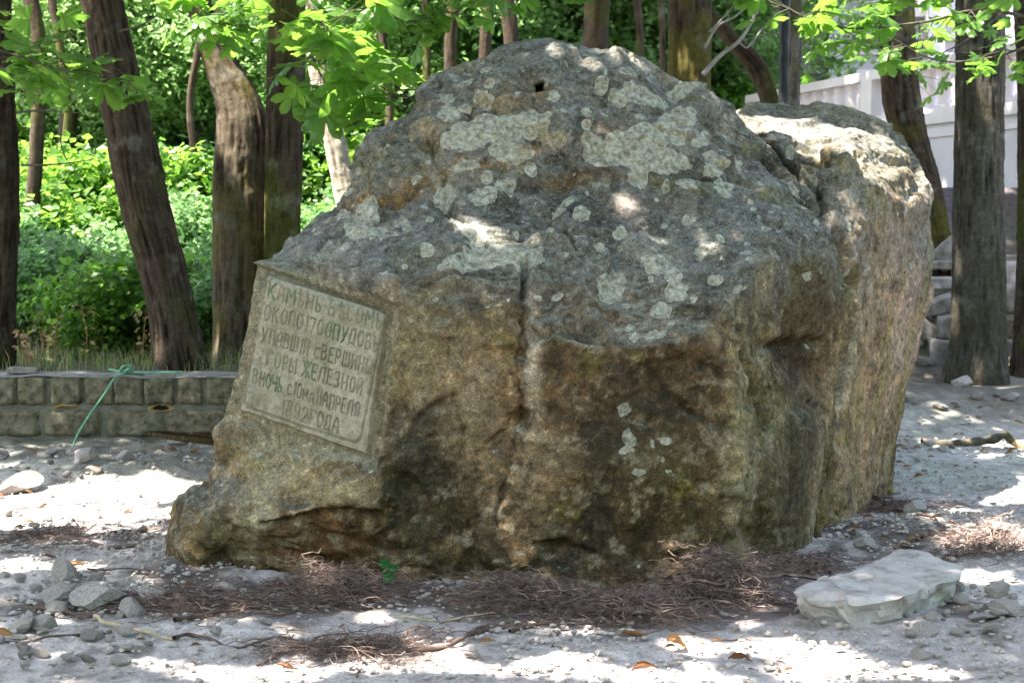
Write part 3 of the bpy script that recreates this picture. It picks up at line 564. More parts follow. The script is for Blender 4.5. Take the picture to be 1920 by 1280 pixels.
def block(x0, x1, z0, z1, seed, proud=.045):
    n_, m_ = 15, 11; u, v = np.meshgrid(np.linspace(0, 1, n_), np.linspace(0, 1, m_)); u = u.ravel(); v = v.ravel()
    q_ = np.stack([x0 + u * (x1 - x0), 0 * u + seed, z0 + v * (z1 - z0)], 1)
    ed = np.minimum(np.minimum(u, 1 - u) * (x1 - x0), np.minimum(v, 1 - v) * (z1 - z0)); b_ = sstep(0, .018, ed)
    q_[:, 0] += .008 * vn(q_ * 18, 3); q_[:, 2] += .007 * vn(q_ * 18, 4)
    y = .06 - b_ * (proud + .018 * fbm(q_ * 13, 3, seed) + .012 * facet(q_ * 12, seed)); V_ = q_.copy(); V_[:, 1] = y; return V_, grid_faces(m_, n_)
TOPR = [(-60,26),(33,80),(95,147),(160,208),(214,262),(271,322),(334,375),(389,450),(462,530)]; LOWR = [(-100,72),(80,185),(198,304),(310,424),(438,540)]
for k, (a, b_) in enumerate(TOPR):
    (xa, z1), (xb, z0) = WP(a - 5, 704), WP(b_ + 5, 762); child('stone_block', *block(xa, xb, z0, z1, k + 3), M_BLOCK, wall, True)
for k, (a, b_) in enumerate(LOWR):
    (xa, z1), (xb, z0) = WP(a - 3, 768), WP(b_ + 3, 821); child('stone_block', *block(xa, xb, z0, z1, k + 23, .035), M_BLOCK, wall, True)
for k, (a, b_) in enumerate([(-110,50),(55,125),(130,250),(255,380),(385,500)]):
    (xa, z1), (xb, z0) = WP(a, 826), WP(b_, 850); child('footing_stone', *block(xa, xb, z0 - .05, z1, k + 43, .02), M_MORTAR, wall, True)
for k, (a, b_, c, d) in enumerate([(96,142,756,768)]):
    (xa, z1), (xb, z0) = WP(a, c), WP(b_, d); child('broken_patch', *block(xa, xb, z0, z1, 71, .035), M_RUST, wall, True)
# chipped hole in the joint: dark pit with raw edges
(xa, z1), (xb, z0) = WP(280, 760), WP(318, 772); pit = []
cxm, czm = (xa + xb) / 2, (z0 + z1) / 2
ring = [(math.cos(t), math.sin(t)) for t in np.linspace(0, 2 * math.pi, 14, endpoint=False)]
pv_ = []
for r_, y_ in ((1.35, .045), (1.0, .03), (.9, .045), (.8, .049)): pv_ += [(cxm + c * r_ * (xb - xa) / 2 * (1 + .15 * math.sin(5 * i)), y_, czm + s * r_ * .022 * (1 + .2 * math.cos(3 * i))) for i, (c, s) in enumerate(ring)]
child('chipped_hole_rim', np.array(pv_), grid_faces(4, 14, True), M_RUST, wall, True)
child('chipped_hole_pit', np.array([(cxm + c * .82 * (xb - xa) / 2, .0475, czm + s * .019) for c, s in ring])[None].reshape(-1, 3), np.array([[0, 1, 2, 3], [0, 3, 4, 5], [0, 5, 6, 7], [0, 7, 8, 9], [0, 9, 10, 11], [0, 11, 12, 13]]), simple('dark_pit', (.01, .006, .003), (.03, .015, .008), 20), wall)

# ------------------------------------------------------------ rocks
def rockmesh(name, seed, sub=2, sx=1, sy=.8, sz=.6, flat=False, rough_=.12):
    bm = bmesh.new(); bmesh.ops.create_icosphere(bm, subdivisions=sub, radius=1); V_ = np.array([v.co[:] for v in bm.verts]); F_ = np.array([[v.index for v in f.verts] for f in bm.faces]); bm.free()
    r_ = np.random.default_rng(seed)
    for i in range(9):
        d = r_.normal(size=3); d /= np.linalg.norm(d); c = r_.uniform(.45, .85); s = V_ @ d - c; V_ = V_ - np.where(s > 0, s, 0)[:, None] * d
    V_ = V_ * (1 + rough_ * fbm(V_ * 1.7 + seed, 3, seed))[:, None]
    if sub > 2: V_ = V_ * (1 + .05 * facet(V_ * 3 + seed, seed) + .03 * fbm(V_ * 8, 3, seed))[:, None]
    V_ = V_ * [sx, sy, sz]
    return npmesh(name, V_, F_, flat)
RK = [rockmesh('stone', 10 + i, 2, 1, random.uniform(.6, .95), random.uniform(.35, .7)) for i in range(9)]
for me in RK: me.materials.append(M_STONE)
RKG = [m.copy() for m in RK[:5]]
for me in RKG: me.materials.clear(); me.materials.append(M_GREY)
RKH = [rockmesh('stone', 50 + i, 4, 1, random.uniform(.6, .95), random.uniform(.45, .65)) for i in range(6)]
for me in RKH: me.materials.append(M_STONE)
def stone(px, py, w_, label=None, group=None, grey_=False, sink=.25, hero=False, sq=1.0, name='stone', rz=None):
    g = G(px, py); wm = w_ / F * g[1] / 2
    me = random.choice(RKH if hero else (RKG if grey_ else RK))
    return obj(name, me, loc=(g[0], g[1], gz1(g[0], g[1]) + wm * .5 * sq * (1 - 2 * sink) + .01), rot=(random.uniform(-.25, .25), random.uniform(-.25, .25), random.uniform(-.5, .5) if rz is None else rz), scale=(wm, wm, wm * sq), label=label, cat='stone', group=group)
HS = [(190,1140,118,'large flat pale stone at lower left, broadest of the rubble beside the peeled root',.9),(125,1088,60,'upright angular grey stone at lower left under the curled dry leaf',1.5),(110,1130,70,'grey wedge stone leaning behind the broad flat stone at lower left',1.3),(250,1152,60,'small grey stone just right of the broad flat stone at lower left',.9),
 (42,1185,70,'pale rounded stone at the lower left edge of the rubble',.8),(105,1155,60,'shaded grey stone in front of the leaning wedge stone',1.0),(262,1000,34,'pale stone beside the boulder foot on the left',1.0),(366,1130,60,'pale flat stone in the dark soil in front of the boulder foot',.6),(425,1110,56,'low pale stone in the roots under the left foot of the boulder',.6),
 (38,925,90,'broad grey lump of rubble at the left edge near the wall',.9),(158,868,58,'round grey rubble stone below the green twine',1.0),(328,836,46,'pale rounded stone at the foot of the wall near the boulder',1.1),(1716,965,54,'rounded brown-grey stone right of the boulder base',1.0),(1612,1010,36,'small white stone behind the big flat slab',.9),(1622,1030,44,'pale pointed stone at the back edge of the big flat slab',1.2),
 (1845,1165,70,'thin flat chip stone at the right in front of the slab',.35),(1885,1150,80,'flat pale stone at the right edge of the picture',.6),(1790,1110,40,'pale blocky stone touching the right end of the slab',1.2),(1824,1148,34,'small blocky stone between the slab and the thin chip',1.0),(1726,1236,44,'half-buried grey stone at the bottom right',.8),(1222,1108,50,'smooth pale stone by the hollow under the boulder',.5),(1048,1216,28,'small white stone in front of the root mat',.8),(725,1255,20,'small pebble near the bottom dry leaves',.8)]
for (a, b_, c, l, s) in HS: stone(a, b_, c, l, hero=c > 30, sq=s, sink=.2)
def scatter(n_, reg, wmin, wmax, group, label, grey_=.3):
    for i in range(n_):
        a, b_ = reg(); wv = wmin + (wmax - wmin) * random.random() ** 2
        gy_ = random.random() < grey_; fr_ = (wv - wmin) / (wmax - wmin); sz_ = 'tiny' if fr_ < .12 else 'small' if fr_ < .45 else 'larger'
        stone(a, b_, wv, sz_ + (' dull grey ' if gy_ else ' pale ') + label.replace('small ', '').replace('pale ', '').replace('loose ', ''), group, gy_)
rr = random.uniform
scatter(28, lambda: (rr(0, 300), rr(1080, 1240)), 14, 42, 'loose rubble stones at lower left', 'loose pale rubble stone among the heap at lower left', .2)
scatter(20, lambda: (rr(0, 330), rr(960, 1040)), 10, 30, 'loose stones left of the boulder foot', 'small pale stone on the ground left of the boulder foot', .2)
scatter(20, lambda: (rr(0, 420), rr(838, 915)), 12, 44, 'rubble along the low wall', 'rubble lump in the spoil along the low wall', .5)
scatter(27, lambda: (rr(1680, 1920), rr(1080, 1220)), 12, 44, 'broken pale stones right of the slab', 'broken pale stone on the dust right of the big slab', .05)
scatter(21, lambda: (rr(1600, 1860), rr(955, 1040)), 10, 30, 'stones behind the big slab', 'small stone on the mound behind the big flat slab', .4)
scatter(18, lambda: (rr(1680, 1920), rr(740, 870)), 10, 34, 'stones by the fallen branch', 'small pale stone on the clay near the fallen branch', .3)
scatter(24, lambda: (rr(950, 1500), rr(1105, 1230)), 10, 26, 'small stones in front of the boulder', 'small pale stone on the dust in front of the boulder', .1)
scatter(20, lambda: (rr(0, 290), rr(1100, 1260)), 24, 66, 'loose rubble stones at lower left', 'loose pale rubble stone among the heap at lower left', .2)
scatter(15, lambda: (rr(1700, 1920), rr(1060, 1200)), 26, 64, 'broken pale stones right of the slab', 'broken pale stone on the dust right of the big slab', .05)
scatter(14, lambda: (rr(300, 1400), rr(1100, 1200)), 14, 40, 'small stones in front of the boulder', 'small pale stone on the dust in front of the boulder', .2)
# fine gravel: nobody could count it
gp = []; icoV = None
bm = bmesh.new(); bmesh.ops.create_icosphere(bm, subdivisions=1, radius=1); icoV = np.array([v.co[:] for v in bm.verts]); icoF = np.array([[v.index for v in f.verts] for f in bm.faces]); bm.free()
gx = np.concatenate([rng.uniform(-2.4, 2.6, 9000), rng.uniform(-3.6, -.9, 1600), rng.uniform(1.5, 3.6, 2600)]); gy = np.concatenate([rng.uniform(4.4, 7.2, 9000), rng.uniform(6.5, 9.8, 1600), rng.uniform(6.2, 11, 2600)])
qq = np.stack([gx, gy, 0 * gx], 1); keep = fbm(qq * 1.3, 3, 88) + rng.uniform(-.5, .5, len(gx)) > -.02; gx = gx[keep]; gy = gy[keep]; gr = .003 + .011 * rng.random(len(gx)) ** 3 + .002
gzv = gz(gx, gy)
GV = icoV[None] * (1 + rng.uniform(-.3, .3, (len(gx), 12, 1))) * gr[:, None, None] * np.array([1.2, 1, .7]) + np.stack([gx, gy, gzv + gr * .5 + .008], 1)[:, None]
GF = icoF[None] + (np.arange(len(gx)) * 12)[:, None, None]
obj('gravel', npmesh('gravel', GV.reshape(-1, 3), GF.reshape(-1, 3), False), M_STONE, kind='stuff', label='fine pale gravel scattered over the dust', cat='gravel')

# ---- big flat slab at lower right
SLB = [(1486,1110),(1500,1098),(1530,1086),(1560,1078),(1600,1068),(1640,1048),(1665,1034),(1690,1026),(1735,1030),(1765,1040),(1806,1058),(1797,1072),(1760,1084),(1742,1088),(1735,1100),(1716,1108),(1690,1118),(1650,1122),(1600,1126),(1560,1120),(1515,1122)]
SZ = .115
def onz(px, py, z): a = P(px, py, 1.0) - np.array([0, 0, CAMZ]); return np.array([0, 0, CAMZ]) + a * ((z - CAMZ) / a[2])
sg = np.array([onz(a, b_, SZ)[:2] for a, b_ in SLB]); sc_c = onz(1640, 1080, SZ)[:2]
nr, na = 34, 220; ang = np.linspace(0, 2 * math.pi, na, endpoint=False)
def rayr(t):                                             # radius of the polygon outline along angle t
    d = np.array([math.cos(t), math.sin(t)]); best = 0
    for k in range(len(sg)):
        a = sg[k] - sc_c; e = sg[(k + 1) % len(sg)] - sg[k]; den = d[0] * e[1] - d[1] * e[0]
        if abs(den) < 1e-9: continue
        u = (a[0] * e[1] - a[1] * e[0]) / den; v = (a[0] * d[1] - a[1] * d[0]) / den
        if u > 0 and -1e-6 <= v <= 1.000001: best = max(best, u)
    return best
rad_ = np.array([rayr(t) for t in ang]); ru = np.r_[np.linspace(0.01, 1, 26), np.full(8, 1.0)]; SVv = []
for i, rr_ in enumerate(ru):
    dn = max(0, i - 25) / 8 * .15; SVv.append(np.stack([sc_c[0] + np.cos(ang) * rad_ * rr_ * (1 - dn * 1.5), sc_c[1] + np.sin(ang) * rad_ * rr_ * (1 - dn * 1.5), np.full(na, SZ - dn)], 1))
SVv = np.concatenate(SVv); rrn = np.repeat(ru, na); sidew = np.repeat(np.r_[np.zeros(25), .6, np.ones(8)], na)
SVv[:, 2] += (1 - sidew) * (.016 * fbm(SVv * 4, 4, 700) + .014 * facet(SVv * 5, 720) + .009 * fbm(SVv * 18, 4, 710, .65)) - .016 * sstep(.90, 1, rrn) * (1 + vn(SVv * 9, 5)) + .012 * (SVv[:, 0] - sc_c[0] < -.2)
o2 = SVv[:, :2] - sc_c; SVv[:, :2] += o2 / (np.linalg.norm(o2, axis=1)[:, None] + .05) * ((.035 * facet(SVv * [8, 8, 16], 730) + .016 * fbm(SVv * [14, 14, 30], 3, 740)) * (.3 + .7 * sidew))[:, None] * sstep(.6, 1, rrn)[:, None]
obj('stone_slab', npmesh('stone_slab', SVv, grid_faces(nr, na, True), False), simple('slab_stone', (.26, .225, .205), (.47, .42, .40), 9, c3=(.58, .53, .51), bs=.012, bscale=38), label='large pale flat slab of broken stone lying at lower right', cat='slab')

# ------------------------------------------------------------ trees
def bark_trunk(name, pts, mat, parent, base=(.12, .095, .07), moss=.4, sides=72, step=.022, flare=.2, groove=.024, mosscol=(.07, .075, .015), pale=(.2, .17, .13), seed=0, smoothbark=False):
    pts = np.asarray(pts, float); L = np.linalg.norm(np.diff(pts[:, :3], axis=0), axis=1).sum(); n_ = max(8, int(L / step))
    s = smooth_path(pts, n_); path = s[:, :3]; rad = np.maximum(s[:, 3], .01)
    V_, F_ = tube(path, 1.0, sides); C_ = np.repeat(path, sides, 0); d = V_ - C_; R_ = np.repeat(rad, sides)
    base0 = C_ + d * R_[:, None]; th = np.tile(np.linspace(0, 2 * math.pi, sides, endpoint=False), n_); al = np.repeat(np.arange(n_) * L / n_, sides)
    cyl = np.stack([np.cos(th) * R_, np.sin(th) * R_, al * (.10 if not smoothbark else .6)], 1) + seed * 3.1
    g = fbm(cyl * (32 if not smoothbark else 10), 4, seed + 800, .6, True); big = fbm(np.stack([np.cos(th) * 1.3, np.sin(th) * 1.3, al * 1.1], 1) + seed, 3, seed + 820)
    h_ = groove * g + .10 * R_ * big
    if smoothbark: h_ = h_ + .05 * R_ * np.maximum(0, fbm(base0 * 4, 3, seed))
    fl = sstep(.55, 0, al) * flare * R_ * (.5 + .8 * np.maximum(0, np.sin(th * 5 + seed) + .3 * np.sin(th * 3)))
    V_ = base0 + d * (h_ + fl)[:, None]
    mo = sstep(.05, .45, fbm(base0 * 2.2 + seed, 4, seed + 840) + moss - .35)
    c_ = np.tile(np.array(base), (len(V_), 1)); c_ = lay(c_, pale, sstep(.0, .6, g) * .7); c_ = lay(c_, np.array(base) * .22, sstep(-.05, .4, -g) * .9)
    c_ = lay(c_, mosscol, mo * .75); c_ = lay(c_, (.24, .23, .19), sstep(.35, .55, fbm(base0 * 7, 3, seed + 850)) * .25)
    return obj(name, npmesh(name, V_, F_, True, {'base': c_}), mat, parent)
def tree_root(label, loc, group=None): return obj('tree', None, label=label, cat='tree', group=group, loc=loc)
def trunk_px(label, D, rows, top_extra=None, **k):
    """rows: (left px, right px, py) from the ground up"""
    pts = []
    for (l, r_, y) in rows:
        p = P((l + r_) / 2, y, D); pts.append([*p, (r_ - l) / 2 / F * D])
    p0 = np.array(pts[0][:3]); t = tree_root(label, (p0[0], p0[1], gz1(p0[0], p0[1])))
    if p0[2] > gz1(p0[0], p0[1]) + .05 and k.pop('toground', True): pts.insert(0, [p0[0], p0[1], gz1(p0[0], p0[1]) - .15, pts[0][3] * 1.08])
    else: k.pop('toground', None); pts[0][2] -= .15
    if top_extra is not None:
        for (dx, dy, dz, rs) in top_extra: q_ = pts[-1]; pts.append([q_[0] + dx, q_[1] + dy, q_[2] + dz, q_[3] * rs])
    pts = np.array(pts); pts[:, :3] -= np.array(t.location[:])
    bark_trunk('trunk', pts, M_BARK, t, **k); return t
DB = dict(base=(.036, .025, .017), pale=(.085, .064, .045))
T1 = trunk_px('dark trunk cut off by the left edge of the picture, behind the low wall', 10.9, [(-42, 22, 690), (-40, 27, 560), (-36, 34, 330), (-40, 24, 180), (-42, 14, 0)], [(-.1, 0, 1.5, .85), (-.2, .1, 2.5, .6)], seed=1, **DB)
T2 = trunk_px('dark furrowed trunk leaning left behind the low block wall', 10.75, [(298, 390, 692), (282, 362, 590), (262, 342, 500), (232, 318, 400), (206, 290, 280), (185, 260, 160), (170, 240, 80), (156, 224, 0)], [(-.35, 0, 1.2, .85), (-.5, .1, 2.4, .6)], seed=2, moss=.25, sides=96, step=.02, **DB)
T3 = trunk_px('thick pale gnarled trunk with a bent shoulder left of the boulder', 11.4, [(400, 500, 690), (402, 500, 580), (403, 502, 450), (404, 500, 330), (410, 500, 240), (404, 478, 180), (385, 442, 120), (368, 418, 70), (352, 392, 10)], [(-.35, 0, 1.0, .8), (-.6, .1, 2.0, .55)], seed=3, moss=.4, sides=96, step=.02, base=(.06, .044, .029), pale=(.15, .118, .082), groove=.016, mosscol=(.10, .085, .025))
T4 = trunk_px('straight dark trunk touching the gnarled one, left of the boulder', 11.2, [(494, 560, 690), (498, 562, 450), (502, 566, 250), (508, 570, 0)], [(.05, 0, 1.5, .9), (.1, .1, 2.4, .7)], seed=4, sides=84, step=.022, **DB)
T5 = trunk_px('sunlit pale trunk leaning left just behind the boulder shoulder', 15.0, [(680, 730, 600), (640, 684, 420), (622, 660, 330), (602, 638, 230), (584, 618, 140), (562, 594, 20)], [(-.4, 0, 1.2, .8), (-.4, 0, 1.8, .6)], seed=5, moss=.15, base=(.3, .25, .19), pale=(.45, .4, .33), sides=40)
T6 = trunk_px('thick mossy trunk rising behind the crest of the boulder', 12.5, [(1240, 1335, 640), (1250, 1332, 300), (1256, 1330, 120), (1258, 1330, 0)], [(0, 0, 1.5, .9), (.1, .1, 2.4, .7)], seed=6, moss=.55, mosscol=(.10, .085, .02), **DB)
T7 = trunk_px('slim dark trunk arching left behind the twisted lamp post', 14.5, [(1448, 1478, 640), (1444, 1474, 330), (1430, 1462, 200), (1405, 1436, 130), (1368, 1395, 85), (1330, 1352, 40), (1290, 1310, -10)], [(-.4, 0, .5, .8)], seed=7, moss=.4, mosscol=(.08, .075, .02), sides=36, **DB)
T8 = trunk_px('slender grey-brown trunk just right of the twisted lamp post', 14.0, [(1455, 1485, 640), (1470, 1496, 190), (1478, 1502, 60), (1478, 1500, -20)], [(0, 0, 1.5, .8), (.1, .1, 2.0, .6)], seed=8, moss=.2, base=(.11, .09, .075), pale=(.2, .17, .15), sides=36)
T9 = trunk_px('dark bowed trunk between the boulder and the balustrade', 14.7, [(1740, 1782, 520), (1735, 1780, 450), (1716, 1766, 370), (1690, 1742, 280), (1662, 1724, 200), (1650, 1714, 110), (1652, 1712, 20)], [(.05, 0, 1.5, .85), (.1, .1, 2.4, .6)], seed=9, moss=.5, mosscol=(.09, .085, .015), **DB)
T10 = trunk_px('straight grey-brown trunk with dark patches standing on the right', 12.2, [(1778, 1888, 712), (1788, 1884, 600), (1790, 1880, 450), (1794, 1876, 300), (1797, 1878, 150), (1800, 1882, 0)], [(.05, 0, 1.5, .9), (.1, .1, 2.4, .7)], seed=10, moss=.3, base=(.042, .036, .027), pale=(.085, .076, .062), sides=96, step=.02, mosscol=(.045, .04, .025))
T11 = trunk_px('dark trunk cut off by the right edge of the picture', 12.6, [(1902, 1990, 690), (1912, 1990, 450), (1912, 1985, 250), (1908, 1980, 60), (1905, 1975, 0)], [(0, 0, 1.5, .9), (.1, .1, 2.4, .7)], seed=11, **DB)

# ---- leaves
def leaf_quads(Pc, size, seed, droop=.5, asp=.62):
    r_ = np.random.default_rng(seed); n_ = len(Pc); a = r_.normal(size=(n_, 3)); a[:, 2] = a[:, 2] * .55 - droop * .4; a /= np.linalg.norm(a, axis=1)[:, None]
    nn = r_.normal(size=(n_, 3)) * [.55, .55, .5] + [0, 0, .9]; b_ = np.cross(a, nn); b_ /= np.linalg.norm(b_, axis=1)[:, None]; nn = np.cross(b_, a)
    L = size * (.6 + .7 * r_.random(n_))[:, None]; W = L * asp * .5
    v0 = Pc; v1 = Pc + a * L * .45 + b_ * W + nn * L * .06; v2 = Pc + a * L - nn * L * .1; v3 = Pc + a * L * .45 - b_ * W + nn * L * .06
    V_ = np.stack([v0, v1, v2, v3], 1).reshape(-1, 3); k = np.arange(n_)[:, None] * 4
    return V_, np.concatenate([k + [0, 1, 2], k + [0, 2, 3]], 1).reshape(-1, 3)
def cloud(n_, rx, ry, rz, clumps, cs, seed, flat=.5):
    r_ = np.random.default_rng(seed); c = r_.normal(size=(clumps, 3)); c /= np.linalg.norm(c, axis=1)[:, None]; c *= (r_.random(clumps) ** .45)[:, None] * [rx, ry, rz]
    i = r_.integers(0, clumps, n_); return c[i] + r_.normal(size=(n_, 3)) * [cs, cs, cs * flat]
# gaps in the canopy that let the sun through, given as the lit spot and its radius
GAPS = []
def gap(p, rx, ry=None): g_ = p[:2] - SD[:2] * p[2] / SD[2]; GAPS.append((g_[0], g_[1], rx, ry or rx))
for (a, b_, rx, ry) in [(60,960,.45,.22),(180,930,.42,.16),(290,915,.35,.14),(120,985,.42,.09),(230,960,.5,.12),(1800,912,.4,.16),(1900,930,.35,.2),(1860,900,.3,.12),(1790,960,.12,.08),(1880,1010,.25,.12),(560,1262,.32,.06),(760,1255,.2,.05),(1000,1262,.3,.05),(1150,1270,.2,.05),(1380,1215,.24,.05),(1480,1225,.2,.05),(1600,1265,.2,.05),(1290,1270,.2,.04),(620,1105,.10,.05),(700,1150,.08,.06),(1300,1120,.10,.05),(1620,1250,.3,.05),(150,1060,.10,.06),(40,1060,.14,.06),(1850,1085,.1,.08),(1060,1240,.15,.05),(230,1240,.10,.03),(850,1215,.08,.04)]:
    gap(G(a, b_), rx * 1.25, ry * 1.5)
for (a, b_, D_, r_) in [(885,440,6.5,.075),(930,465,6.42,.07),(985,478,6.35,.07),(1172,385,6.6,.06),(990,620,6.2,.035),(985,700,6.15,.035),(965,740,6.1,.03),(1470,232,8.2,.25),(1560,235,8.1,.22),(1420,225,8.3,.2),(1620,300,7.7,.07),(1330,180,7.3,.05),(430,180,11.2,.22),(450,230,11.2,.16),(410,140,11.2,.2),(445,600,11.2,.1),(425,660,11.2,.1),(620,260,14.8,.4),(635,310,14.8,.4),(600,180,14.8,.3),(1190,140,7.3,.05),(1250,150,7.35,.05),(930,640,6.1,.03),(1850,100,11.9,.15),(420,50,7.9,.35),(470,60,7.9,.25),(350,90,7.9,.2),(700,130,8.4,.3),(640,60,8.5,.3),(1620,30,9.3,.45),(1750,40,9.3,.35),(1520,50,9.2,.3),(1800,110,9.7,.3),(1700,80,9.5,.3),(1600,120,19.5,.2),(1700,150,17.8,.15),(1820,290,16.6,.18),(1740,300,17.3,.12),(1870,330,16,.15),(1800,150,16.8,.15),(1540,60,24.5,.3),(1680,20,24.5,.3)]:
    gap(P(a, b_, D_), r_)
def culled(Pc, extra=.02):
    g_ = Pc[:, :2] - SD[:2] * (Pc[:, 2] / SD[2])[:, None]; ok = np.ones(len(Pc), bool)
    for (x, y, rx, ry) in GAPS: ok &= ((g_[:, 0] - x) / (rx + extra)) ** 2 + ((g_[:, 1] - y) / (ry + extra)) ** 2 > 1
    return ok
NC = 46000  # unseen canopy leaves placed along the sun direction to shade the clearing
gx = np.r_[rng.uniform(-6.5, 7.5, NC), rng.uniform(2.2, 9.5, 34000)]; gy = np.r_[rng.uniform(2.5, 14.5, NC), rng.uniform(14.5, 27, 34000)]; hh = np.r_[rng.uniform(5.6, 9.5, NC), rng.uniform(8.5, 12, 34000)]
cn = fbm(np.stack([gx * .9, gy * .9, hh * .3], 1), 3, 900); kk = cn > -.62; gx, gy, hh = gx[kk], gy[kk], hh[kk]
Pc = np.stack([gx + SD[0] / SD[2] * hh, gy + SD[1] / SD[2] * hh, hh], 1); Lv, Lf = leaf_quads(Pc, .26, 901)
cen = Lv.reshape(-1, 4, 3).mean(1); ok = culled(cen, .03)
xa_, xb_ = [], []  # extra leaves added to block the sun rays to panel and slopes
for (a, b_, D_, r_, n_) in [(600,690,6.35,.42,420),(640,830,6.3,.25,200),(880,270,6.9,.2,120),(1000,240,6.9,.2,120),(700,390,6.6,.25,150),(1150,560,6.3,.3,160)]:
    p = P(a, b_, D_); g_ = p[:2] - SD[:2] * p[2] / SD[2]; hz = rng.uniform(5.7, 8.5, n_); an = rng.uniform(0, 6.28, n_); rd = r_ * np.sqrt(rng.random(n_)); xa_.append(np.stack([g_[0] + rd * np.cos(an) + SD[0] / SD[2] * hz, g_[1] + rd * np.sin(an) + SD[1] / SD[2] * hz, hz], 1))
xv, _ = leaf_quads(np.concatenate(xa_), .20, 905); xc = xv.reshape(-1, 4, 3).mean(1)
Lv = np.concatenate([Lv, xv]); cen = np.concatenate([cen, xc]); ok = np.r_[ok, np.ones(len(xc), bool)]
quads = Lv.reshape(-1, 4, 3)[ok]; cen = cen[ok]
T12 = tree_root('broad unseen chestnut tree added left of the clearing, its crown shading the boulder', (-7.6, 5.6, 0)); bark_trunk('trunk', [(0, 0, -.2, .3), (.1, 0, 2, .24), (.2, .2, 4.5, .2), (.8, .2, 7, .12)], M_BARK, T12, seed=12, sides=30, step=.08, **DB)  # tree out of view, added to carry shading leaves
T13 = tree_root('unseen chestnut tree added behind the viewpoint, its crown shading the foreground', (-4.6, -1.2, 0)); bark_trunk('trunk', [(0, 0, -.2, .28), (-.1, .1, 2, .22), (.1, .4, 4.5, .18), (.3, 1.6, 7, .1)], M_BARK, T13, seed=13, sides=30, step=.08, **DB)  # also unseen, added so its crown keeps sun off the foreground
T14 = tree_root('tall unseen tree added beside the terrace, its crown shading the building', (1.9, 15.5, 0)); bark_trunk('trunk', [(0, 0, -.2, .12), (.1, 0, 2, .11), (.1, .2, 5.5, .1), (-.2, .2, 9, .06)], M_BARK, T14, seed=14, sides=30, step=.08, **DB)  # added to hold the leaves that shade terrace and pavilion
OW = [T1, T2, T4, T12, T13, T6, T10, T14]; op = np.array([[o.location[0], o.location[1]] for o in OW]); own = np.argmin(((cen[:, None, :2] - op[None]) ** 2).sum(2), 1)
for i, o in enumerate(OW):
    qd = quads[own == i]
    if len(qd) == 0: continue
    k = np.arange(len(qd))[:, None] * 4; obj('crown', npmesh('crown', qd.reshape(-1, 3) - np.array(o.location[:]), np.concatenate([k + [0, 1, 2], k + [0, 2, 3]], 1).reshape(-1, 3), False), M_CANOPY, o)
# limbs that carry the canopy
for o, tips in ((T12, [(3, 1, 7), (2.5, -1.5, 6.8), (-1, 1.5, 7.5), (4.8, .4, 7.8)]), (T13, [(.5, 4, 6.8), (2.5, 3.4, 7.2), (-2.5, 3, 7)]), (T2, [(-2.5, -1.5, 6.4), (-1.2, -3, 6.8)]), (T4, [(.9, -3, 6.6), (2.4, -1.6, 7)])):
    for (a, b_, c) in tips:
        z0_ = 4.2; pt = smooth_path([(-.25 if o is T2 else .1, .05, z0_ - .5), (a * .4, b_ * .4, z0_ + (c - z0_) * .6), (a, b_, c)], 14); V_, F_ = tube(pt, np.linspace(.09, .02, 14), 8); obj('limb', npmesh('limb', V_, F_, True), M_STICK, o)

# palmate chestnut leaf (five to seven leaflets)
def palmate(seed, nl=7):
    r_ = random.Random(seed); Vs = []; Fs = []; o_ = 0
    for k in range(nl):
        a = (k - (nl - 1) / 2) * R(40) + r_.uniform(-.08, .08); L = (1 - .28 * abs(k - (nl - 1) / 2) / ((nl - 1) / 2)) * r_.uniform(.9, 1.08)
        ts = [0, .2, .42, .62, .8, .92, 1.0]; ws = [.012, .07, .15, .205, .18, .09, .0]; dr = r_.uniform(.15, .4)
        for t, w_ in zip(ts, ws):
            x = t * L; z = -dr * x * x + .02 * math.sin(t * 22)
            for s in (-1, 0, 1):
                lx_, ly_ = s * w_ * L, x; zz = z - abs(s) * w_ * .28
                Vs.append((lx_ * math.cos(a) + ly_ * math.sin(a), -lx_ * math.sin(a) + ly_ * math.cos(a), zz))
        for i in range(6):
            b_ = o_ + i * 3; Fs += [(b_, b_ + 1, b_ + 4, b_ + 3), (b_ + 1, b_ + 2, b_ + 5, b_ + 4)]
        o_ += 21
    V_, F_ = tube(np.array([(0, 0, 0), (0, -.3, .05), (0, -.7, .18)]), .010, 4); Vs += [tuple(v) for v in V_]; Fs += [tuple(f + o_) for f in F_]
    me = npmesh('leaf', np.array(Vs), np.array(Fs), False); me.materials.append(M_LEAF); return me
PALM = [palmate(i, 7 if i % 2 else 5) for i in range(6)]
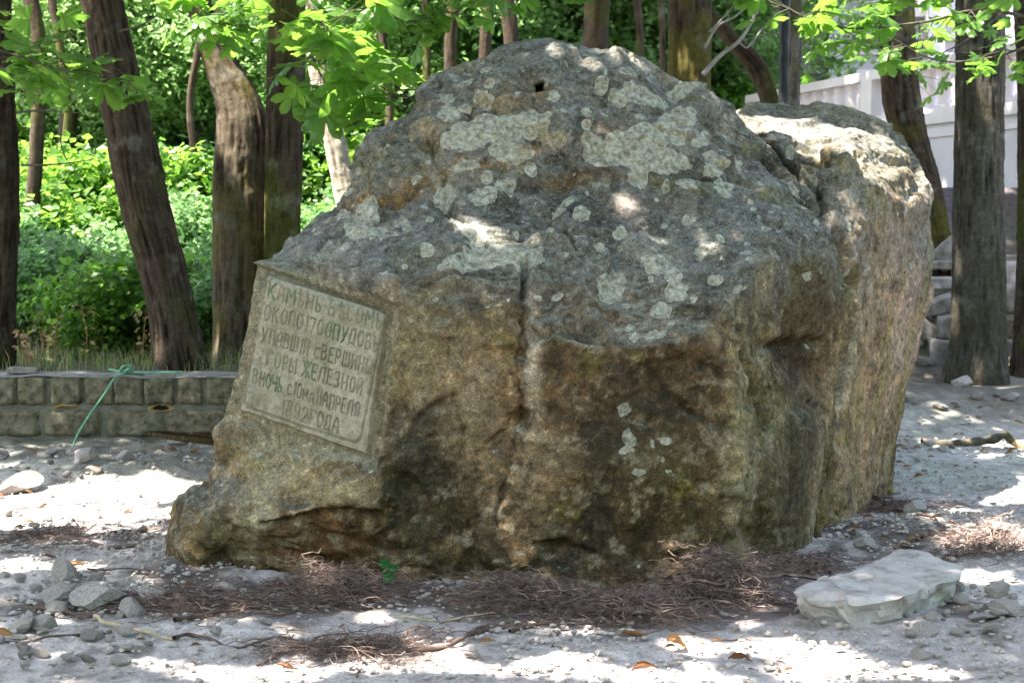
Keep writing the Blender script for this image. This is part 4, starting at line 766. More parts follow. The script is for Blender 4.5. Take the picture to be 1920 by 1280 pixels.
def spray(parent, pts, r0, nl, size, seed, spread=.12, side=None, maxn=None):
    """a leafy branch: pts are world points; leaves are sub-parts of the branch"""
    r_ = random.Random(seed); L0 = np.array(parent.location[:]); path = smooth_path(np.array(pts), 40); wig = .02 * np.stack([vn(path * 4, seed), vn(path * 4, seed + 1), vn(path * 4, seed + 2)], 1); path = path + wig
    parts = [tube(path, np.linspace(r0, r0 * .25, 40), 7)]; spots = []
    for k in range(nl):
        i = r_.randint(6, 39); d = np.array([r_.gauss(0, 1), r_.gauss(0, 1), r_.gauss(-.1, .55)]); d /= np.linalg.norm(d); d *= spread * r_.uniform(.4, 1.7)
        e = path[i] + d; parts.append(tube(np.array([path[i], path[i] + d * .6 + [0, 0, .01], e]), np.array([r0 * .3, r0 * .2, r0 * .12]), 4)); spots.append(e)
    V_, F_ = join(parts); br = obj('branch', npmesh('branch', V_ - L0, F_, True), M_STICK, parent)
    for e in spots:
        o = obj('leaf', r_.choice(PALM), None, br, loc=tuple(e - L0), rot=(r_.gauss(-.15, .45), r_.gauss(0, .45), r_.uniform(0, 6.28)), scale=size * r_.uniform(.7, 1.25))
# upper left, shaded spray in front of the leaning trunk
spray(T1, [P(-120, 60, 8.6), P(20, 100, 8.6), P(130, 130, 8.5), P(250, 150, 8.4)], .010, 34, .17, 1, .20)
spray(T1, [P(-80, 30, 9.2), P(40, 75, 9.2), P(110, 110, 9.1), P(150, 180, 9.0)], .008, 14, .15, 2, .15)
# lit spray in front of the bent trunk
spray(T3, [P(330, -60, 8.0), P(360, 10, 8.0), P(410, 40, 7.9), P(490, 60, 7.8)], .010, 26, .15, 3, .15)
# big green mass between trunk and boulder
spray(T4, [P(560, -80, 8.6), P(600, 40, 8.5), P(650, 110, 8.4), P(740, 180, 8.4)], .012, 44, .20, 4, .26)
spray(T4, [P(600, -80, 9.2), P(660, -10, 9.2), P(760, 40, 9.1), P(860, 20, 9.0)], .010, 26, .17, 5, .18)
spray(T4, [P(560, 40, 9.0), P(590, 120, 9.0), P(630, 190, 9.0), P(660, 240, 9.0)], .008, 18, .17, 6, .18)
spray(T4, [P(700, -70, 9.6), P(820, -30, 9.6), P(940, -8, 9.6), P(1040, -15, 9.6)], .009, 18, .14, 16, .13)
# upper right sprays in front of the building
spray(T11, [P(2000, 60, 9.5), P(1860, 20, 9.4), P(1700, 45, 9.3), P(1560, 50, 9.2), P(1450, 10, 9.2)], .014, 38, .15, 7, .22)
spray(T11, [P(2000, 70, 9.8), P(1860, 105, 9.7), P(1760, 115, 9.6), P(1680, 75, 9.5), P(1640, 55, 9.5)], .012, 20, .12, 8, .24)
spray(T10, [P(1880, 20, 10.4), P(1800, 80, 10.3), P(1740, 120, 10.2), P(1700, 165, 10.2)], .009, 14, .12, 9, .2)
spray(T11, [P(1990, -60, 8.8), P(1850, -20, 8.8), P(1700, -8, 8.8), P(1560, -10, 8.8)], .010, 18, .15, 10, .15)
spray(T9, [P(1690, 100, 14.3), P(1610, 90, 13.9), P(1540, 120, 13.7), P(1500, 130, 13.6)], .008, 16, .14, 11, .15)

# ---- woodland beyond the wall
CLOUDS = []
for i in range(5):
    Pc = cloud(15000, 2.7, 2.3, 2.4, 150, .34, 40 + i); V_, F_ = leaf_quads(Pc, .15, 50 + i); me = npmesh('crown', V_, F_, False); me.materials.append(M_WOOD); CLOUDS.append(me)
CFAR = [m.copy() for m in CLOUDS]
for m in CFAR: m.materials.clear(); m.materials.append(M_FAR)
TRK = []
for i in range(4):
    r_ = random.Random(i + 60); pts = smooth_path([(0, 0, -.4), (r_.uniform(-.1, .1), 0, 1), (r_.uniform(-.5, .5), r_.uniform(-.3, .3), 2.6), (r_.uniform(-.9, .9), 0, 4.6), (r_.uniform(-1, 1), .2, 6.5)], 26)
    parts = [tube(pts, np.linspace(.17, .07, 26) * (1 + .1 * np.sin(np.arange(26))), 12)]
    for k in range(5):
        j = r_.randint(6, 22); a = r_.uniform(0, 6.28); b_ = pts[j] + np.array([math.cos(a), math.sin(a) * .8, r_.uniform(.3, 1)]) * r_.uniform(.8, 1.8); parts.append(tube(smooth_path([pts[j], (pts[j] + b_) / 2 + [0, 0, .15], b_], 8), np.linspace(.05, .012, 8), 6))
    V_, F_ = join(parts); me = npmesh('trunk', V_, F_, True, {'base': np.tile([.08, .065, .05], (len(V_), 1))}); me.materials.append(M_BARK); TRK.append(me)
def wood(x, y, s, zc, label, group, trunk=True, ti=None, cs=1.0):
    z = gz1(x, y); t = tree_root(label, (x, y, z), group); i = random.randrange(4) if ti is None else ti
    obj('trunk', TRK[i], None, t, rot=(0, 0, random.uniform(0, 6.28)), scale=s)
    for k in range(2 if 12 < y < 20 else 1): obj('crown', random.choice(CFAR if y > 27 else CLOUDS), None, t, loc=(random.uniform(-.5, .5), random.uniform(-.5, .5), zc + k * 3.8), rot=(0, 0, random.uniform(0, 6.28)), scale=s * cs)
GW = 'woodland trees beyond the clearing'
for (x_, y_, s_) in [(-7, -5, 1.3), (-3.5, -8, 1.4), (.5, -7, 1.4), (4, -8.5, 1.4), (7.5, -5.5, 1.3), (9, -1, 1.2), (9.5, 4, 1.2), (-10, 0, 1.3), (-2, -11, 1.6), (3, -12, 1.6), (-7, -11, 1.6), (8, -11, 1.6)]:
    wood(x_, y_, s_, 2.2, 'unseen leafy tree added around the clearing behind the viewpoint to dim the boulder front', 'unseen trees added behind the viewpoint for shade', cs=1.15)  # ring of unseen trees, added to dim the light on front faces
for (px_, D_, s) in [(130, 21, .9), (30, 24, 1), (250, 26, 1), (370, 21, .7), (760, 23, .9), (900, 25, 1.0), (1060, 24, .9), (1180, 26, 1), (470, 27, 1.0), (1330, 26, 1), (1420, 30, 1.1)]:
    p = P(px_, 440, D_); wood(p[0], p[1], s, random.uniform(2.6, 3.6), ('slender' if s < .95 else 'stout') + ' woodland tree on the slope ' + ('left of the gnarled trunk' if px_ < 400 else 'seen over the boulder' if px_ < 1250 else 'behind the lamp post'), GW)
for D_, n_ in ((29, 8), (34, 9), (41, 10), (50, 11), (62, 12), (80, 14)):
    for k in range(n_):
        px_ = -150 + (k + random.uniform(.1, .9)) * 1750 / n_; s = random.uniform(1.0, 1.35) * (1 + (D_ - 28) / 60); p = P(px_, 440, D_ + random.uniform(-2, 3))
        wood(p[0], p[1], s, random.uniform(1.3, 3.2), ('lighter' if D_ > 45 else 'darker') + ' far woodland tree seen as leaves ' + ('on the left of the picture' if px_ < 450 else 'above the boulder'), 'far woodland trees', cs=1.15)
        if D_ >= 36: pass
# named darker trunks visible above the boulder
for (l, r_, D_, bend, lab) in [(1096, 1143, 17, -6, 'brown trunk above the middle of the boulder crest'), (905, 926, 19, -14, 'thin dark leaning trunk above the left part of the crest'), (838, 860, 19, -10, 'slim dark trunk left of the leaning one above the crest'), (792, 806, 21, 2, 'thinnest dark trunk seen above the boulder left shoulder'), (1190, 1204, 21, 8, 'spindly dark trunk between the brown and the mossy trunks'), (1236, 1246, 20, 3, 'spindly pale trunk beside the mossy trunk'), (52, 78, 16, 20, 'crooked dark trunk right of the left-edge trunk'), (940, 968, 20, 14, 'short forked dark trunk above the crest')]:
    trunk_px(lab, D_, [(l - bend, r_ - bend, 560), (l, r_, 330), (l + bend * .5, r_ + bend * .5, 120), (l + bend * .3, r_ + bend * .3, 60), (l - bend * .5, r_ - bend * .5, -30)], [(.1, 0, 1.5, .7)], seed=int(l), sides=20, step=.06, moss=.3, groove=.008, **DB)
for (l, r_, D_, bend, lab) in [(98, 112, 19, 22, 'crooked slim trunk between the left-edge trunk and the leaning one'), (376, 388, 18, -26, 'slim brown trunk leaning right of the furrowed trunk'), (130, 138, 24, 10, 'faint thin trunk left of the furrowed trunk'), (706, 720, 18, 18, 'dark slanting trunk left of the boulder crest'), (745, 753, 25, -9, 'hair-thin trunk above the left slope of the boulder'), (20, 32, 22, 16, 'thin trunk just right of the left-edge trunk')]:
    trunk_px(lab, D_, [(l - bend, r_ - bend, 500), (l + bend * .4, r_ + bend * .4, 330), (l + bend, r_ + bend, 200), (l + bend * .3, r_ + bend * .3, 80), (l - bend * .5, r_ - bend * .5, -30)], [(.1, 0, 1.5, .7)], seed=int(l) + 2, sides=16, step=.08, moss=.3, groove=.008, **DB)
# bleached dead limbs by the mossy trunk
dl = obj('dead_branch', None, label='bare bleached forked branch beside the mossy trunk behind the boulder', cat='branch', loc=tuple(P(1330, 130, 12.2)))
for pts, r0 in (([(1318,140),(1350,105),(1385,78),(1410,40),(1440,-20)], .030), ([(1322,90),(1345,50),(1380,30),(1420,-5)], .018), ([(1385,78),(1400,90),(1425,60),(1460,20)], .012), ([(1330,60),(1350,40),(1375,10),(1380,-20)],.010)):
    r0 *= .7; w_ = smooth_path([P(a, b_, 12.2) for a, b_ in pts], 20) - np.array(dl.location[:]); V_, F_ = tube(w_, np.linspace(r0, r0 * .5, 20), 8); obj('limb', npmesh('limb', V_, F_, True), M_DEADWOOD, dl)
# fine twigs hanging at upper left
tw = obj('twig', None, label='thin bare dark twigs hanging below the shaded chestnut spray at upper left', cat='twig', loc=tuple(P(100, 150, 10.4)))
for pts in ([(90,140),(110,165),(118,210),(114,270),(125,300)], [(0,125),(40,150),(75,215)], [(30,212),(70,208),(150,212)], [(40,310),(110,308),(170,300)], [(220,60),(270,45),(330,0)], [(60,90),(100,80),(140,66)]):
    w_ = smooth_path([P(a, b_, 10.4) for a, b_ in pts], 14) - np.array(tw.location[:]); V_, F_ = tube(w_, np.linspace(.009, .004, 14), 5); obj('stem', npmesh('stem', V_, F_, True), M_STICK, tw)

# ---- undergrowth
SHR = []
for i in range(4):
    Pc = cloud(5200, .8, .7, .55, 60, .13, 140 + i, .7); Pc[:, 2] += .5; V_, F_ = leaf_quads(Pc, .095, 150 + i, asp=.75); me = npmesh('foliage', V_, F_, False); me.materials.append(M_SHRUB); SHR.append(me)
SHD = [m.copy() for m in SHR]
for m in SHD: m.materials.clear(); m.materials.append(M_LEAF)
SST = []
for i in range(2):
    parts = []
    for k in range(9):
        a = rr(0, 6.28); parts.append(tube(smooth_path([(0, 0, -.05), (math.cos(a) * .2, math.sin(a) * .2, .4), (math.cos(a) * .5, math.sin(a) * .5, .85)], 7), np.linspace(.012, .004, 7), 5))
    me = npmesh('stem', *join(parts), True); me.materials.append(M_STICK); SST.append(me)
for D_, n_, lo, hi in ((12.6, 5, -20, 600), (14, 7, -40, 640), (16, 8, -60, 700), (18.5, 9, -60, 900), (21.5, 11, -60, 1250), (25, 13, -60, 1420), (30, 14, -60, 1420), (36, 14, -60, 1420), (44, 15, -60, 1400), (54, 16, -60, 1400), (66, 17, -60, 1400)):
    for k in range(n_):
        if D_ > 18 and random.random() < .25: continue
        p = P(lo + (k + rr(.15, .85)) * (hi - lo) / n_, 440, D_ + rr(-.7, .7)); s = rr(.7, 1.1) * (1 + (D_ - 12) * .05) * (.75 if D_ < 15 else 1)
        dk_ = random.random() < .4; t = obj('shrub', None, label=('dark green' if dk_ else 'bright light green') + (' low bush just beyond the block wall' if D_ < 15 else ' bush in the middle of the wooded slope' if D_ < 28 else ' bush high on the far wooded slope'), cat='shrub', group='undergrowth bushes beyond the wall', loc=(p[0], p[1], gz1(p[0], p[1])))  # leaf tone picked at random for each bush
        obj('foliage', random.choice(SHD if dk_ else SHR), None, t, rot=(0, 0, rr(0, 6.28)), scale=s); obj('stem', random.choice(SST), None, t, scale=s)
def blades(n_, x0, x1, y0, y1, h0, h1, wd, seed):
    r_ = np.random.default_rng(seed); x = r_.uniform(x0, x1, n_); y = r_.uniform(y0, y1, n_); kk = fbm(np.stack([x * .8, y * .8, 0 * x], 1), 3, seed) > -.25; x, y = x[kk], y[kk]; n_ = len(x); z = gz(x, y)
    h = r_.uniform(h0, h1, n_); a = r_.uniform(0, 6.28, n_); b_ = r_.uniform(-.5, .5, (n_, 2)) * h[:, None]; dx = np.cos(a) * wd; dy = np.sin(a) * wd
    B = np.stack([x, y, z], 1); d = np.stack([dx, dy, 0 * x], 1); m = B + np.c_[b_ * .3, h * .6]; tip = B + np.c_[b_, h]
    V_ = np.stack([B - d, B + d, m + d * .7, m - d * .7, tip], 1).reshape(-1, 3); k = np.arange(n_)[:, None] * 5
    return V_, np.concatenate([k + [0, 1, 2], k + [0, 2, 3], k + [3, 2, 4]], 1).reshape(-1, 3)
obj('grass', npmesh('grass', *blades(24000, -8, .9, 10.45, 20, .03, .20, .0035, 5), False), M_GRASS, kind='stuff', label='thin green grass and ground cover behind the low wall', cat='grass')
for (px_, D_) in [(75,11),(160,11.3),(290,11.8),(330,12),(410,12.4),(140,13),(265,11.4),(100,11.5),(45,10.75),(52,10.9),(190,12),(230,12.4),(262,12.8),(240,13),(310,13),(380,12.6),(215,12.2),(120,12.8),(20,12.5),(350,12.9)]:
    p = P(px_, 600, D_); t = obj('dry_weed', None, label='rusty dry weed stalk standing in the grass behind the wall', cat='weed', group='dry weeds behind the wall', loc=(p[0], p[1], gz1(p[0], p[1])))
    hgt = rr(.3, .55); V_, F_ = tube(np.array([(0, 0, -.02), (.01, 0, hgt * .5), (rr(-.04, .04), 0, hgt)]), np.array([.005, .004, .002]), 5); obj('stem', npmesh('stem', V_, F_, True), M_WEED, t)
    Pc = np.stack([rng.normal(0, .03, 26), rng.normal(0, .03, 26), rng.uniform(.25, 1, 26) * hgt], 1); V_, F_ = leaf_quads(Pc, .05, int(px_)); obj('seed_head', npmesh('seed_head', V_, F_, False), M_WEED, t, kind='stuff')
for (px_, py_) in [(1650, 700), (1905, 690), (1745, 650), (1750, 540), (1890, 700), (1345, 1078), (1845, 560)]:
    g = G(px_, py_) if py_ != 1078 else np.array([*P(1345, 1078, 5.97)[:2], .03]); t = obj('seedling', None, label='tiny bright green seedling growing from the rubble', cat='plant', group='small green seedlings', loc=(g[0], g[1], g[2]))
    Pc = rng.normal(0, .035 if py_ < 1000 else .012, (16, 3)); Pc[:, 2] = np.abs(Pc[:, 2]) + .02; V_, F_ = leaf_quads(Pc, .05 if py_ < 1000 else .022, int(px_), asp=.9); obj('leaves', npmesh('leaves', V_, F_, False), M_SHRUB, t)
# little round-leaved plant at the boulder foot
pl = obj('seedling', None, label='small green plant with three round leaves growing at the boulder foot', cat='plant', loc=tuple(P(728, 1086, 5.93)))
for (a, b_, r_) in [(721, 1056, 11), (738, 1064, 9), (728, 1080, 13)]:
    c = P(a, b_, 5.90) - np.array(pl.location[:]); rad__ = r_ / F * 5.9; V_ = [c + [0, -.003, 0]] + [c + np.array([math.cos(t) * rad__ * (1 - .35 * (abs(t - math.pi / 2) < .2)), .006 * math.cos(2 * t), math.sin(t) * rad__ * .85]) for t in np.linspace(0, 2 * math.pi, 14, endpoint=False)]
    obj('leaf', npmesh('leaf', np.array(V_), np.array([[0, i, i % 14 + 1] for i in range(1, 15)]), True), simple('young_leaf', (.015, .085, .018), (.03, .14, .025), 20, rough=.5, bs=0), pl)
V_, F_ = tube(np.array([(0, 0, -.02), (.002, -.01, .02), (.0, -.02, .05)]), .002, 5); obj('stem', npmesh('stem', V_, F_, True), M_SHRUB, pl)

# ------------------------------------------------------------ building on the right
BA, BB = np.array([3.95, 21.4]), np.array([6.1, 15.0]); bd = (BB - BA) / np.linalg.norm(BB - BA); bl = np.linalg.norm(BB - BA)
bang = math.atan2(bd[1], bd[0])
pav = obj('pavilion', None, label='pale pinkish pavilion building on the terrace at upper right', cat='building', loc=(6.0, 25, 0))
ter = obj('terrace_wall', None, label='pale plastered terrace wall with coping below the stone balustrade at right', cat='wall', loc=(BA[0], BA[1], 0), rot=(0, 0, bang))
bal = obj('balustrade', None, label='white stone balustrade of squat turned posts above the terrace wall', cat='balustrade', loc=(BA[0], BA[1], 3.0), rot=(0, 0, bang))
# local x runs toward the viewer; the viewer's side is local -y
child('wall', *box(-1, bl + 3, 0, .5, 1.0, 2.86), M_LAVENDER, ter); child('coping', *box(-1.03, bl + 3.03, -.06, .56, 2.862, 3.0), M_STUCCO, ter); child('moulding', *box(-1.01, bl + 3.01, -.03, -.001, 2.70, 2.76), M_STUCCO, ter)
child('rail', *box(-1, bl + 3, .04, .34, .56, .68), M_STUCCO, bal); child('base_rail', *box(-1, bl + 3, .06, .32, .002, .07), M_STUCCO, bal)
prof = [(.10, .07), (.10, .11), (.075, .12), (.085, .2), (.10, .30), (.09, .40), (.07, .46), (.08, .48), (.10, .50), (.10, .56)]
th = np.linspace(0, 2 * math.pi, 14, endpoint=False); BV = np.concatenate([np.stack([np.cos(th) * r_, np.sin(th) * r_, np.full(14, z)], 1) for r_, z in prof]); bme = npmesh('baluster', BV, grid_faces(len(prof), 14, True), True); bme.materials.append(M_STUCCO)
for k in range(int((bl + 3) / .30)):
    if k % 12 == 11: child('pier', *box(-.85 + k * .30 - .13, -.85 + k * .30 + .13, .02, .36, .071, .559), M_STUCCO, bal); continue
    obj('baluster', bme, None, bal, loc=(-.85 + k * .30, .19, 0))
def pb(px, py, D): return P(px, py, D) - np.array([6.0, 25, 0])
a = pb(1400, 400, 26); b_ = pb(2150, -300, 26)
child('wall', *box(pb(1440, 0, 26)[0], b_[0], .9, 3, 0, 9), simple('shaded_render', (.42, .38, .41), (.55, .50, .54), 1.2, bs=.002), pav)
for (y0_, y1_, pr) in [(60, 72, .16), (94, 100, .10), (128, 136, .12), (20, 30, .2)]:
    z1, z0 = pb(1500, y0_, 25.6)[2], pb(1500, y1_, 25.6)[2]; child('cornice_band', *box(pb(1440, 0, 26)[0] - .03, b_[0] + .03, .9 - pr, .898, z0, z1), M_STUCCO, pav)
for (l, r_) in [(1562, 1592), (1750, 1782), (1890, 1925)]:
    x0_, x1_ = pb(l, 0, 25.2)[0], pb(r_, 0, 25.2)[0]; child('pilaster', *box(x0_, x1_, .45, .78, 1.5, 8), M_LAVENDER, pav)
# curved bracket at its left corner
cv = [(1442,30),(1400,62),(1380,88),(1374,110),(1380,132),(1394,150),(1404,168),(1404,330),(1444,330)]
w_ = np.array([pb(a_, b__, 25.0) for a_, b__ in cv]); n_ = len(w_); V_ = np.concatenate([w_, w_ + [0, 1.2, 0]]); Fq = [[i, (i + 1) % n_, n_ + (i + 1) % n_, n_ + i] for i in range(n_)]
me = bpy.data.meshes.new('curved_bracket'); me.from_pydata([tuple(v) for v in V_], [], Fq + [list(range(n_))[::-1], list(range(n_, 2 * n_))]); me.update(); obj('curved_bracket', me, M_STUCCO, pav)
# ------------------------------------------------------------ lamp post with twisted shaft
lp = P(1463, 600, 13.2); lz = gz1(lp[0], lp[1]); lamp = obj('lamp_post', None, label='black lamp post with a spirally twisted shaft behind the boulder', cat='lamp post', loc=(lp[0], lp[1], lz))
nz, nsd = 260, 28; zz = np.linspace(0, 4.6, nz); tt = np.linspace(0, 2 * math.pi, nsd, endpoint=False); Zg, Tg = np.meshgrid(zz, tt, indexing='ij'); rad = .040 + .008 * np.abs(np.sin(1.0 * (Tg + Zg * 11))) 
obj('shaft', npmesh('shaft', np.stack([rad * np.cos(Tg), rad * np.sin(Tg), Zg], 2).reshape(-1, 3), grid_faces(nz, nsd, True), True), M_BLACK, lamp)
def lathe(prof, n_=20): th = np.linspace(0, 2 * math.pi, n_, endpoint=False); return np.concatenate([np.stack([np.cos(th) * r_, np.sin(th) * r_, np.full(n_, z)], 1) for r_, z in prof]), grid_faces(len(prof), n_, True)
child('foot', *lathe([(.14, 0), (.14, .08), (.09, .12), (.08, .3), (.05, .36)]), M_BLACK, lamp, True); child('lantern', *lathe([(.02, 4.6), (.1, 4.66), (.17, 4.9), (.16, 5.1), (.05, 5.2)]), M_GLASS, lamp, True); child('cap', *lathe([(.2, 5.1), (.12, 5.24), (.02, 5.34), (.001, 5.4)]), M_BLACK, lamp, True)

# ------------------------------------------------------------ terrace stones right of the boulder
def cutblock(label, px_, py_, w_, h_, D_, mat=M_GREY, name='stone_block', dep=.4, seed=1, rot=0, tilt=0):
    p = P(px_, py_, D_); W = w_ / F * D_; Hh = h_ / F * D_; bm = bmesh.new(); bmesh.ops.create_cube(bm, size=1); bmesh.ops.subdivide_edges(bm, edges=bm.edges[:], cuts=9, use_grid_fill=True)
    V_ = np.array([v.co[:] for v in bm.verts]); F_ = np.array([[v.index for v in f.verts] for f in bm.faces]); bm.free()
    V_ = np.sign(V_) * .5 * (1 - (1 - np.abs(V_) * 2) ** 1) if False else V_; m = np.abs(V_).max(1); rd = np.linalg.norm(np.sign(V_) * np.maximum(np.abs(V_) - .36, 0), axis=1); V_ = V_ * (1 - .35 * np.maximum(rd - .14, 0) / .14 * .3)[:, None]
    V_ = V_ * [W, dep, Hh]; V_ = V_ + (.022 * fbm(V_ * 6 + seed * 7, 3, seed) + .02 * facet(V_ * 6 + seed * 5, seed))[:, None] * (V_ / (np.linalg.norm(V_, axis=1)[:, None] + .01))
    return obj(name, npmesh(name, V_, F_, True), mat, None, label=label, cat='stone block', loc=tuple(p), rot=(tilt * .3, tilt, rot))
cutblock('squared grey block at the bottom left of the terrace stones, left of the right trunk', 1770, 668, 60, 66, 13.0, seed=1)
cutblock('mossy grey block on top of the squared block left of the right trunk', 1790, 612, 70, 44, 13.1, seed=2)
cutblock('low grey block between the two right-hand trunks, at the foot of the terrace', 1905, 665, 70, 60, 13.2, seed=3)
cutblock('mossy middle block between the two right-hand trunks', 1910, 615, 90, 44, 13.3, seed=4, mat=M_BLOCK)
cutblock('pale upper block between the two right-hand trunks', 1905, 560, 70, 54, 13.6, seed=5)
cutblock('topmost sunlit block between the two right-hand trunks', 1908, 512, 60, 44, 13.9, seed=6, mat=M_STONE)
cutblock('long brown flat slab resting on the terrace stones beside the trunk', 1760, 572, 84, 26, 13.3, seed=7, rot=.2, tilt=-.3)
cutblock('pale sloping slab leaning on the terrace right of the boulder', 1728, 630, 60, 70, 13.3, seed=8, mat=M_STONE, tilt=.5)
cutblock('grey slab standing tilted below the bowed trunk', 1775, 478, 56, 44, 14.6, seed=9, tilt=-.7)
cutblock('pale step stone behind the boulder edge at right', 1765, 530, 80, 22, 14.0, seed=10, mat=M_STONE)
cutblock('low grey step under the tilted slab', 1790, 497, 90, 16, 14.3, seed=11)
cutblock('long coping stone between the right trunks under the wall', 1900, 485, 60, 14, 14.8, seed=12)
for i in range(34):
    a_, b__ = rr(1680, 1920), rr(500, 750); stone(a_, b__, rr(18, 60), 'loose broken stone on the bank around the right-hand trunk', 'broken stones around the right-hand trunk', random.random() < .7)

# ------------------------------------------------------------ fallen branch on the right
fb = obj('fallen_branch', None, label='short dark crooked branch lying on the clay at right', cat='branch', loc=tuple(G(1800, 836)))
g0 = np.array(fb.location[:]); D_ = g0[1]
w_ = smooth_path([P(1728, 828, D_) , P(1765, 832, D_), P(1820, 829, D_), P(1862, 823, D_), P(1885, 815, D_), P(1900, 828, D_ - .02)], 40) - g0; V_, F_ = tube(w_, np.interp(np.linspace(0, 1, 40), [0, .8, 1], [.026, .032, .024]) * (1 + .12 * np.sin(np.arange(40) * .9)), 12)
c0 = len(V_); V_ = np.concatenate([V_, [w_[0]]]); obj('bark', npmesh('bark', V_[:-1], F_, True), M_STICK, fb)
w_ = smooth_path([P(1890, 822, D_), P(1905, 832, D_), P(1925, 840, D_)], 12) - g0; V_, F_ = tube(w_, np.linspace(.026, .02, 12), 10); obj('split_end', npmesh('split_end', V_, F_, False), M_CUT, fb)

# ------------------------------------------------------------ roots
def gpath(pxs, n_=60, lift=.012, amp=.015, seed=0):
    g_ = np.array([G(a_, b__) for a_, b__ in pxs]); s = smooth_path(g_, n_); q_ = s * [1, 1, 0]; s[:, 0] += amp * vn(q_ * 9, seed); s[:, 1] += amp * vn(q_ * 9, seed + 3); s[:, 2] = gz(s[:, 0], s[:, 1]) + lift + .012 * (1 + vn(q_ * 7, seed + 5)); return s
RO = [([(75,1148),(120,1155),(180,1168)],.010,M_ROOT,'short dark root end sticking out left of the peeled root'),
 ([(180,1165),(250,1190),(330,1206)],.009,M_PALEROOT,'peeled yellow root running over the rubble at lower left'),
 ([(330,1206),(360,1198),(450,1216),(520,1205),(560,1212)],.008,M_ROOT,'long wavy dark root crossing the dust at lower left'),
 ([(330,1178),(400,1156),(450,1150),(540,1140),(600,1120)],.011,M_ROOT,'thick brown root along the front of the boulder foot'),
 ([(690,1235),(760,1232),(800,1232),(860,1215),(900,1190),(960,1172)],.011,M_ROOT,'brown root rising from the bottom tuft toward the root mat'),
 ([(740,1170),(860,1168),(930,1160),(960,1150)],.005,M_PALEROOT,'thin pale root in the middle of the bright dust'),
 ([(870,1200),(980,1170),(1080,1140),(1180,1110)],.010,M_ROOT,'dark root slanting up through the root mat toward the boulder'),
 ([(960,1190),(1080,1160),(1200,1130),(1300,1090)],.009,M_ROOT,'reddish root crossing the root mat below the hollow'),
 ([(0,1205),(120,1205),(200,1200)],.006,M_ROOT,'thin root lying above the bottom left corner'),
 ([(1030,1225),(1045,1185),(1042,1160)],.006,M_ROOT,'short forked root dangling below the root mat'),
 ([(1720,970),(1790,1000),(1850,1035)],.008,M_ROOT,'dark root beyond the right end of the slab'),
 ([(1330,1215),(1400,1205),(1480,1240)],.003,M_ROOT,'hair-thin root on the dust below the slab'),
 ([(170,1075),(260,1078),(300,1090)],.005,M_ROOT,'thin dark root beside the boulder left foot'),
 ([(700,1060),(760,1110),(880,1120)],.006,M_ROOT,'thin brown root close under the little round-leaved plant')]
for i, (pp, r_, m_, l_) in enumerate(RO):
    s = gpath(pp, 50, r_ * .6, .02, i); V_, F_ = tube(s, np.linspace(r_, r_ * .5, 50) * (1 + .15 * np.sin(np.arange(50) * .7 + i)), 8); c_ = s[0].copy(); obj('root', npmesh('root', V_ - c_, F_, True), m_, label=l_, cat='root', loc=tuple(c_))
def fineroots(cx_, cy_, rx, ry, n_, lift, seed, thick=.0010, slope=0, ln=(.12, .5)):
    r_ = np.random.default_rng(seed); n_ = int(n_ * .55) if n_ > 20 else n_; K = 13; g_ = G(cx_, cy_); sx = rx / F * g_[1]; sy = ry / F * g_[1] * 2.4
    st = np.stack([g_[0] + r_.normal(0, sx * .55, n_), g_[1] + r_.normal(0, sy * .5, n_)], 1); hgt = lift * np.exp(-((st[:, 0] - g_[0]) / sx) ** 2 - ((st[:, 1] - g_[1]) / sy) ** 2) * r_.random(n_)
    a = r_.normal(0, 1.1, n_) + np.where(r_.random(n_) < .5, 0, math.pi); L = r_.uniform(*ln, n_) / K; pz = np.zeros((n_, K, 3)); cur = st.copy(); zc = hgt.copy()
    for k in range(K):
        pz[:, k, 0] = cur[:, 0]; pz[:, k, 1] = cur[:, 1]; pz[:, k, 2] = np.maximum(zc, .002); cur = cur + np.stack([np.cos(a) * L, np.sin(a) * L * .8], 1); a = a + r_.normal(0, 1, n_) * np.where(r_.random(n_) < .5, .9, .35); zc = zc + r_.normal(-.002, .009, n_)
    pz[:, :, 2] += gz(pz[:, :, 0].ravel(), pz[:, :, 1].ravel()).reshape(n_, K) + .012
    rad = thick * (.5 + r_.random(n_) ** 3 * 2.2); th = np.array([0, 2.1, 4.2]); T_ = np.gradient(pz, axis=1); T_ /= np.linalg.norm(T_, axis=2)[:, :, None] + 1e-9; A = np.cross(T_, [0, 0, 1.]); A /= np.linalg.norm(A, axis=2)[:, :, None] + 1e-6; B = np.cross(T_, A)
    V_ = pz[:, :, None] + rad[:, None, None, None] * (A[:, :, None] * np.cos(th)[None, None, :, None] + B[:, :, None] * np.sin(th)[None, None, :, None])
    f = grid_faces(K, 3, True); return V_.reshape(-1, 3), (f[None] + (np.arange(n_) * K * 3)[:, None, None]).reshape(-1, 4)
FRM = [((625, 1128, 80, 38, 1100, .15), 'tangled brown fine roots in the middle left below the boulder'), ((650, 1225, 110, 16, 600, .04), 'reddish root tuft spread on the dust at bottom centre left'), ((380, 1140, 130, 28, 900, .05), 'fine dark roots around the left foot of the boulder'),
 ((985, 1140, 90, 40, 1500, .14), 'thick mat of dark fine roots in front of the boulder centre'), ((1195, 1158, 80, 34, 1000, .10), 'mat of brown fine roots right of centre below the boulder'), ((1345, 1128, 60, 46, 1700, .24), 'bushy lavender-brown root clump under the right front corner of the boulder'),
 ((1850, 1025, 60, 22, 450, .07), 'wiry dark root tangle at the right edge behind the slab'), ((1680, 960, 70, 16, 500, .05), 'dark fine roots at the right rear foot of the boulder'), ((1480, 1070, 90, 20, 600, .04), 'sparse fine roots along the right base of the boulder'), ((90, 1010, 60, 20, 250, .03), 'small tangle of dry roots on the left dust')]
